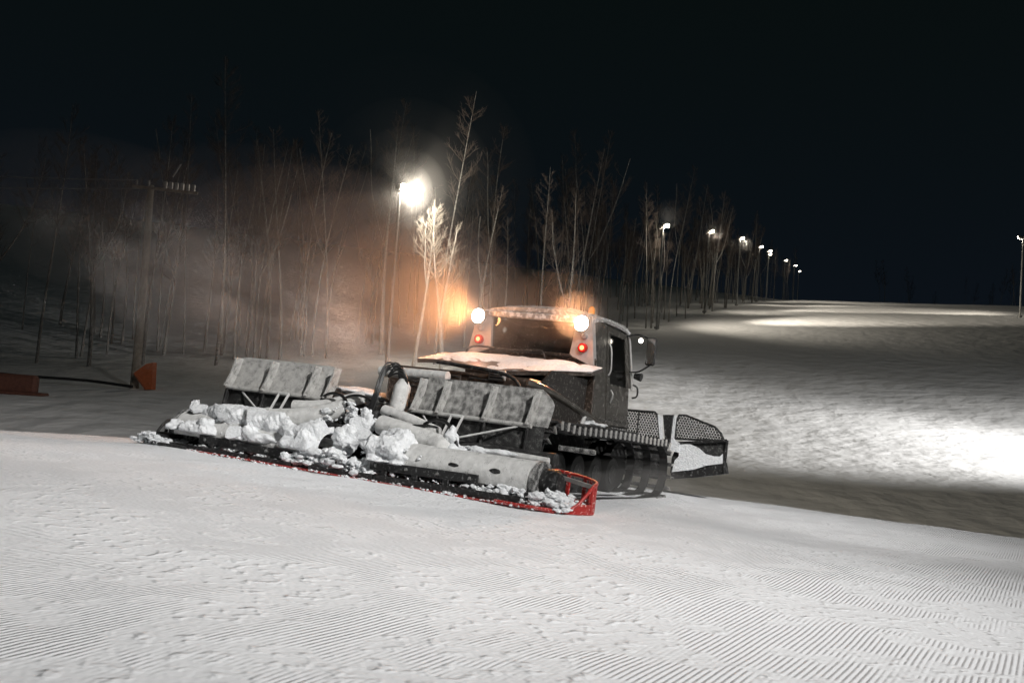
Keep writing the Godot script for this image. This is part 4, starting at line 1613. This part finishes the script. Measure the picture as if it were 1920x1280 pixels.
func spray() -> void:
	var rg := RandomNumberGenerator.new()
	rg.seed = 909
	var dens := {}
	# [centre, half size, spread count, puff size, density]
	var puff := func(c: Vector3, r: Vector3, d: float, turn: float, roll: float) -> void:
		var f := FogVolume.new()
		f.name = numbered("snow_mist")
		f.shape = RenderingServer.FOG_VOLUME_SHAPE_ELLIPSOID
		f.size = r * 2.0
		var m := FogMaterial.new()
		m.albedo = Color(0.97, 0.96, 0.95)
		m.density = d
		f.material = m
		add_child(f, true)
		f.position = c
		f.rotation = Vector3(0, turn, roll)
		tag(f, "pale veil of blown snow drifting behind the groomer", "", "", "stuff")
	# thick round the left work light, thinning outwards and to the upper left
	var c0 := Vector3(-0.8, 2.5, -15.8)
	for q in [[0.0, 0.0, 0.32, 0.30, 0.22], [-0.05, 0.02, 0.6, 0.52, 0.10], [-0.2, 0.08, 1.0, 0.8, 0.055], [-0.6, 0.15, 1.6, 1.1, 0.036], [-1.0, 0.2, 2.3, 1.4, 0.024], [-1.5, 0.2, 3.0, 1.7, 0.010], [-2.0, 0.1, 3.8, 1.9, 0.003]]:
		puff.call(c0 + Vector3(q[0], q[1], 0.2), Vector3(q[2], q[3], q[2] * 0.8), q[4], 0.3, -0.25)
	puff.call(Vector3(0.95, 2.5, -15.0), Vector3(0.4, 0.36, 0.4), 0.16, 0.0, 0.0)
	puff.call(Vector3(0.7, 2.6, -15.2), Vector3(0.9, 0.6, 0.8), 0.03, 0.0, 0.0)
	for q in 9:
		var u := rg.randf()
		puff.call(Vector3(-3.2, 1.9, -15.0).lerp(Vector3(-9.0, 3.8, -19.0), u) + Vector3(rg.randfn() * 0.6, rg.randfn() * 0.5, rg.randfn() * 0.8), Vector3(rg.randf_range(1.0, 2.2), rg.randf_range(0.35, 0.8), rg.randf_range(0.8, 1.8)) * lerpf(0.8, 1.8, u), rg.randf_range(0.008, 0.024) * lerpf(1.0, 0.10, u), rg.randf_range(-0.5, 0.5), rg.randf_range(-0.7, -0.1))
	for q in 12:
		var u := rg.randf()
		puff.call(Vector3(-7.0, 3.0, -19.0).lerp(Vector3(-17.0, 7.0, -30.0), u) + Vector3(rg.randfn() * 2.5, rg.randfn() * 1.2, rg.randfn() * 2.0), Vector3(rg.randf_range(2.5, 5.0), rg.randf_range(0.8, 1.9), rg.randf_range(1.5, 3.0)) * lerpf(0.8, 1.7, u), rg.randf_range(0.0003, 0.0010) * lerpf(1.3, 0.8, u), rg.randf_range(-0.4, 0.4), rg.randf_range(-0.7, 0.0))
	# drifting round the nearest floodlight
	var c1 := Vector3(-5.7, 11.0, -49.4)
	for q in [[0.8, 0.05], [1.3, 0.028], [2.0, 0.014], [3.0, 0.006], [4.4, 0.0024], [6.5, 0.0007]]:
		puff.call(c1, Vector3(q[0], q[0], q[0]), q[1], 0.0, 0.0)
	for q in [Vector3(13.0, 18.2, -89.0), Vector3(21.6, 21.1, -112.9), Vector3(30.4, 23.8, -136.6)]:
		puff.call(q, Vector3(0.7, 0.7, 0.7), 0.012, 0.0, 0.0)
		puff.call(q, Vector3(1.3, 1.3, 1.3), 0.004, 0.0, 0.0)
	# spray at the foot of the track
	puff.call(Vector3(1.9, 0.10, -14.6), Vector3(1.5, 0.22, 0.6), 0.07, 1.0, 0.0)
	puff.call(Vector3(1.7, 0.06, -14.4), Vector3(1.9, 0.40, 0.8), 0.035, 1.0, 0.0)
	# flakes in the plume
	var g := G.new()
	var r8 := 1.0
	var ax := [Vector3(r8, 0, 0), Vector3(0, 0, r8), Vector3(-r8, 0, 0), Vector3(0, 0, -r8)]
	for k in 4:
		var a: Vector3 = ax[k]
		var c: Vector3 = ax[(k + 1) % 4]
		g.tri(a, c, Vector3(0, r8, 0), a + c + Vector3.UP)
		g.tri(a, c, Vector3(0, -r8, 0), a + c + Vector3.DOWN)
	var wisp := FastNoiseLite.new()
	wisp.seed = 61
	wisp.frequency = 0.55
	wisp.fractal_octaves = 4
	wisp.domain_warp_enabled = true
	wisp.domain_warp_amplitude = 1.2
	wisp.domain_warp_frequency = 0.4
	var xf: Array[Transform3D] = []
	var tries := 0
	while xf.size() < 150000 and tries < 1500000:
		tries += 1
		# plume runs from the groomer rear towards the upper left
		var u := pow(rg.randf(), 1.6)
		var c := Vector3(-1.6, 1.8, -14.9).lerp(Vector3(-8.5, 3.6, -19.5), u)
		var w := lerpf(0.9, 1.9, u)
		var p := c + Vector3(rg.randfn() * 0.75 * w, rg.randfn() * 0.42 * w, rg.randfn() * 0.7 * w)
		var d := wisp.get_noise_3d(p.x * 0.8, p.y * 1.6 + p.x * 0.35, p.z * 0.8) * 0.5 + 0.5
		if rg.randf() > pow(clampf((d - 0.46) * 4.5, 0.0, 1.0), 1.7):
			continue
		if p.y < H(p.x, p.z) + 0.02 or p.x < -8.5 or p.y > 4.6:
			continue
		var sz := rg.randf_range(0.0012, 0.0026)
		xf.append(Transform3D(Basis(Vector3(rg.randf_range(-1, 1), 1, rg.randf_range(-1, 1)).normalized(), rg.randf() * TAU).scaled(Vector3.ONE * sz), p))
	var mm := MultiMesh.new()
	mm.transform_format = MultiMesh.TRANSFORM_3D
	mm.mesh = g.mesh()
	mm.instance_count = xf.size()
	for k in xf.size():
		mm.set_instance_transform(k, xf[k])
	var mi := MultiMeshInstance3D.new()
	mi.name = "blown_snow"
	mi.multimesh = mm
	mi.material_override = mat(0.9, 0.9, 0.9, 0.9)
	add_child(mi, true)
	tag(mi, "fine snow flakes blowing off the tiller to the left", "", "", "stuff")
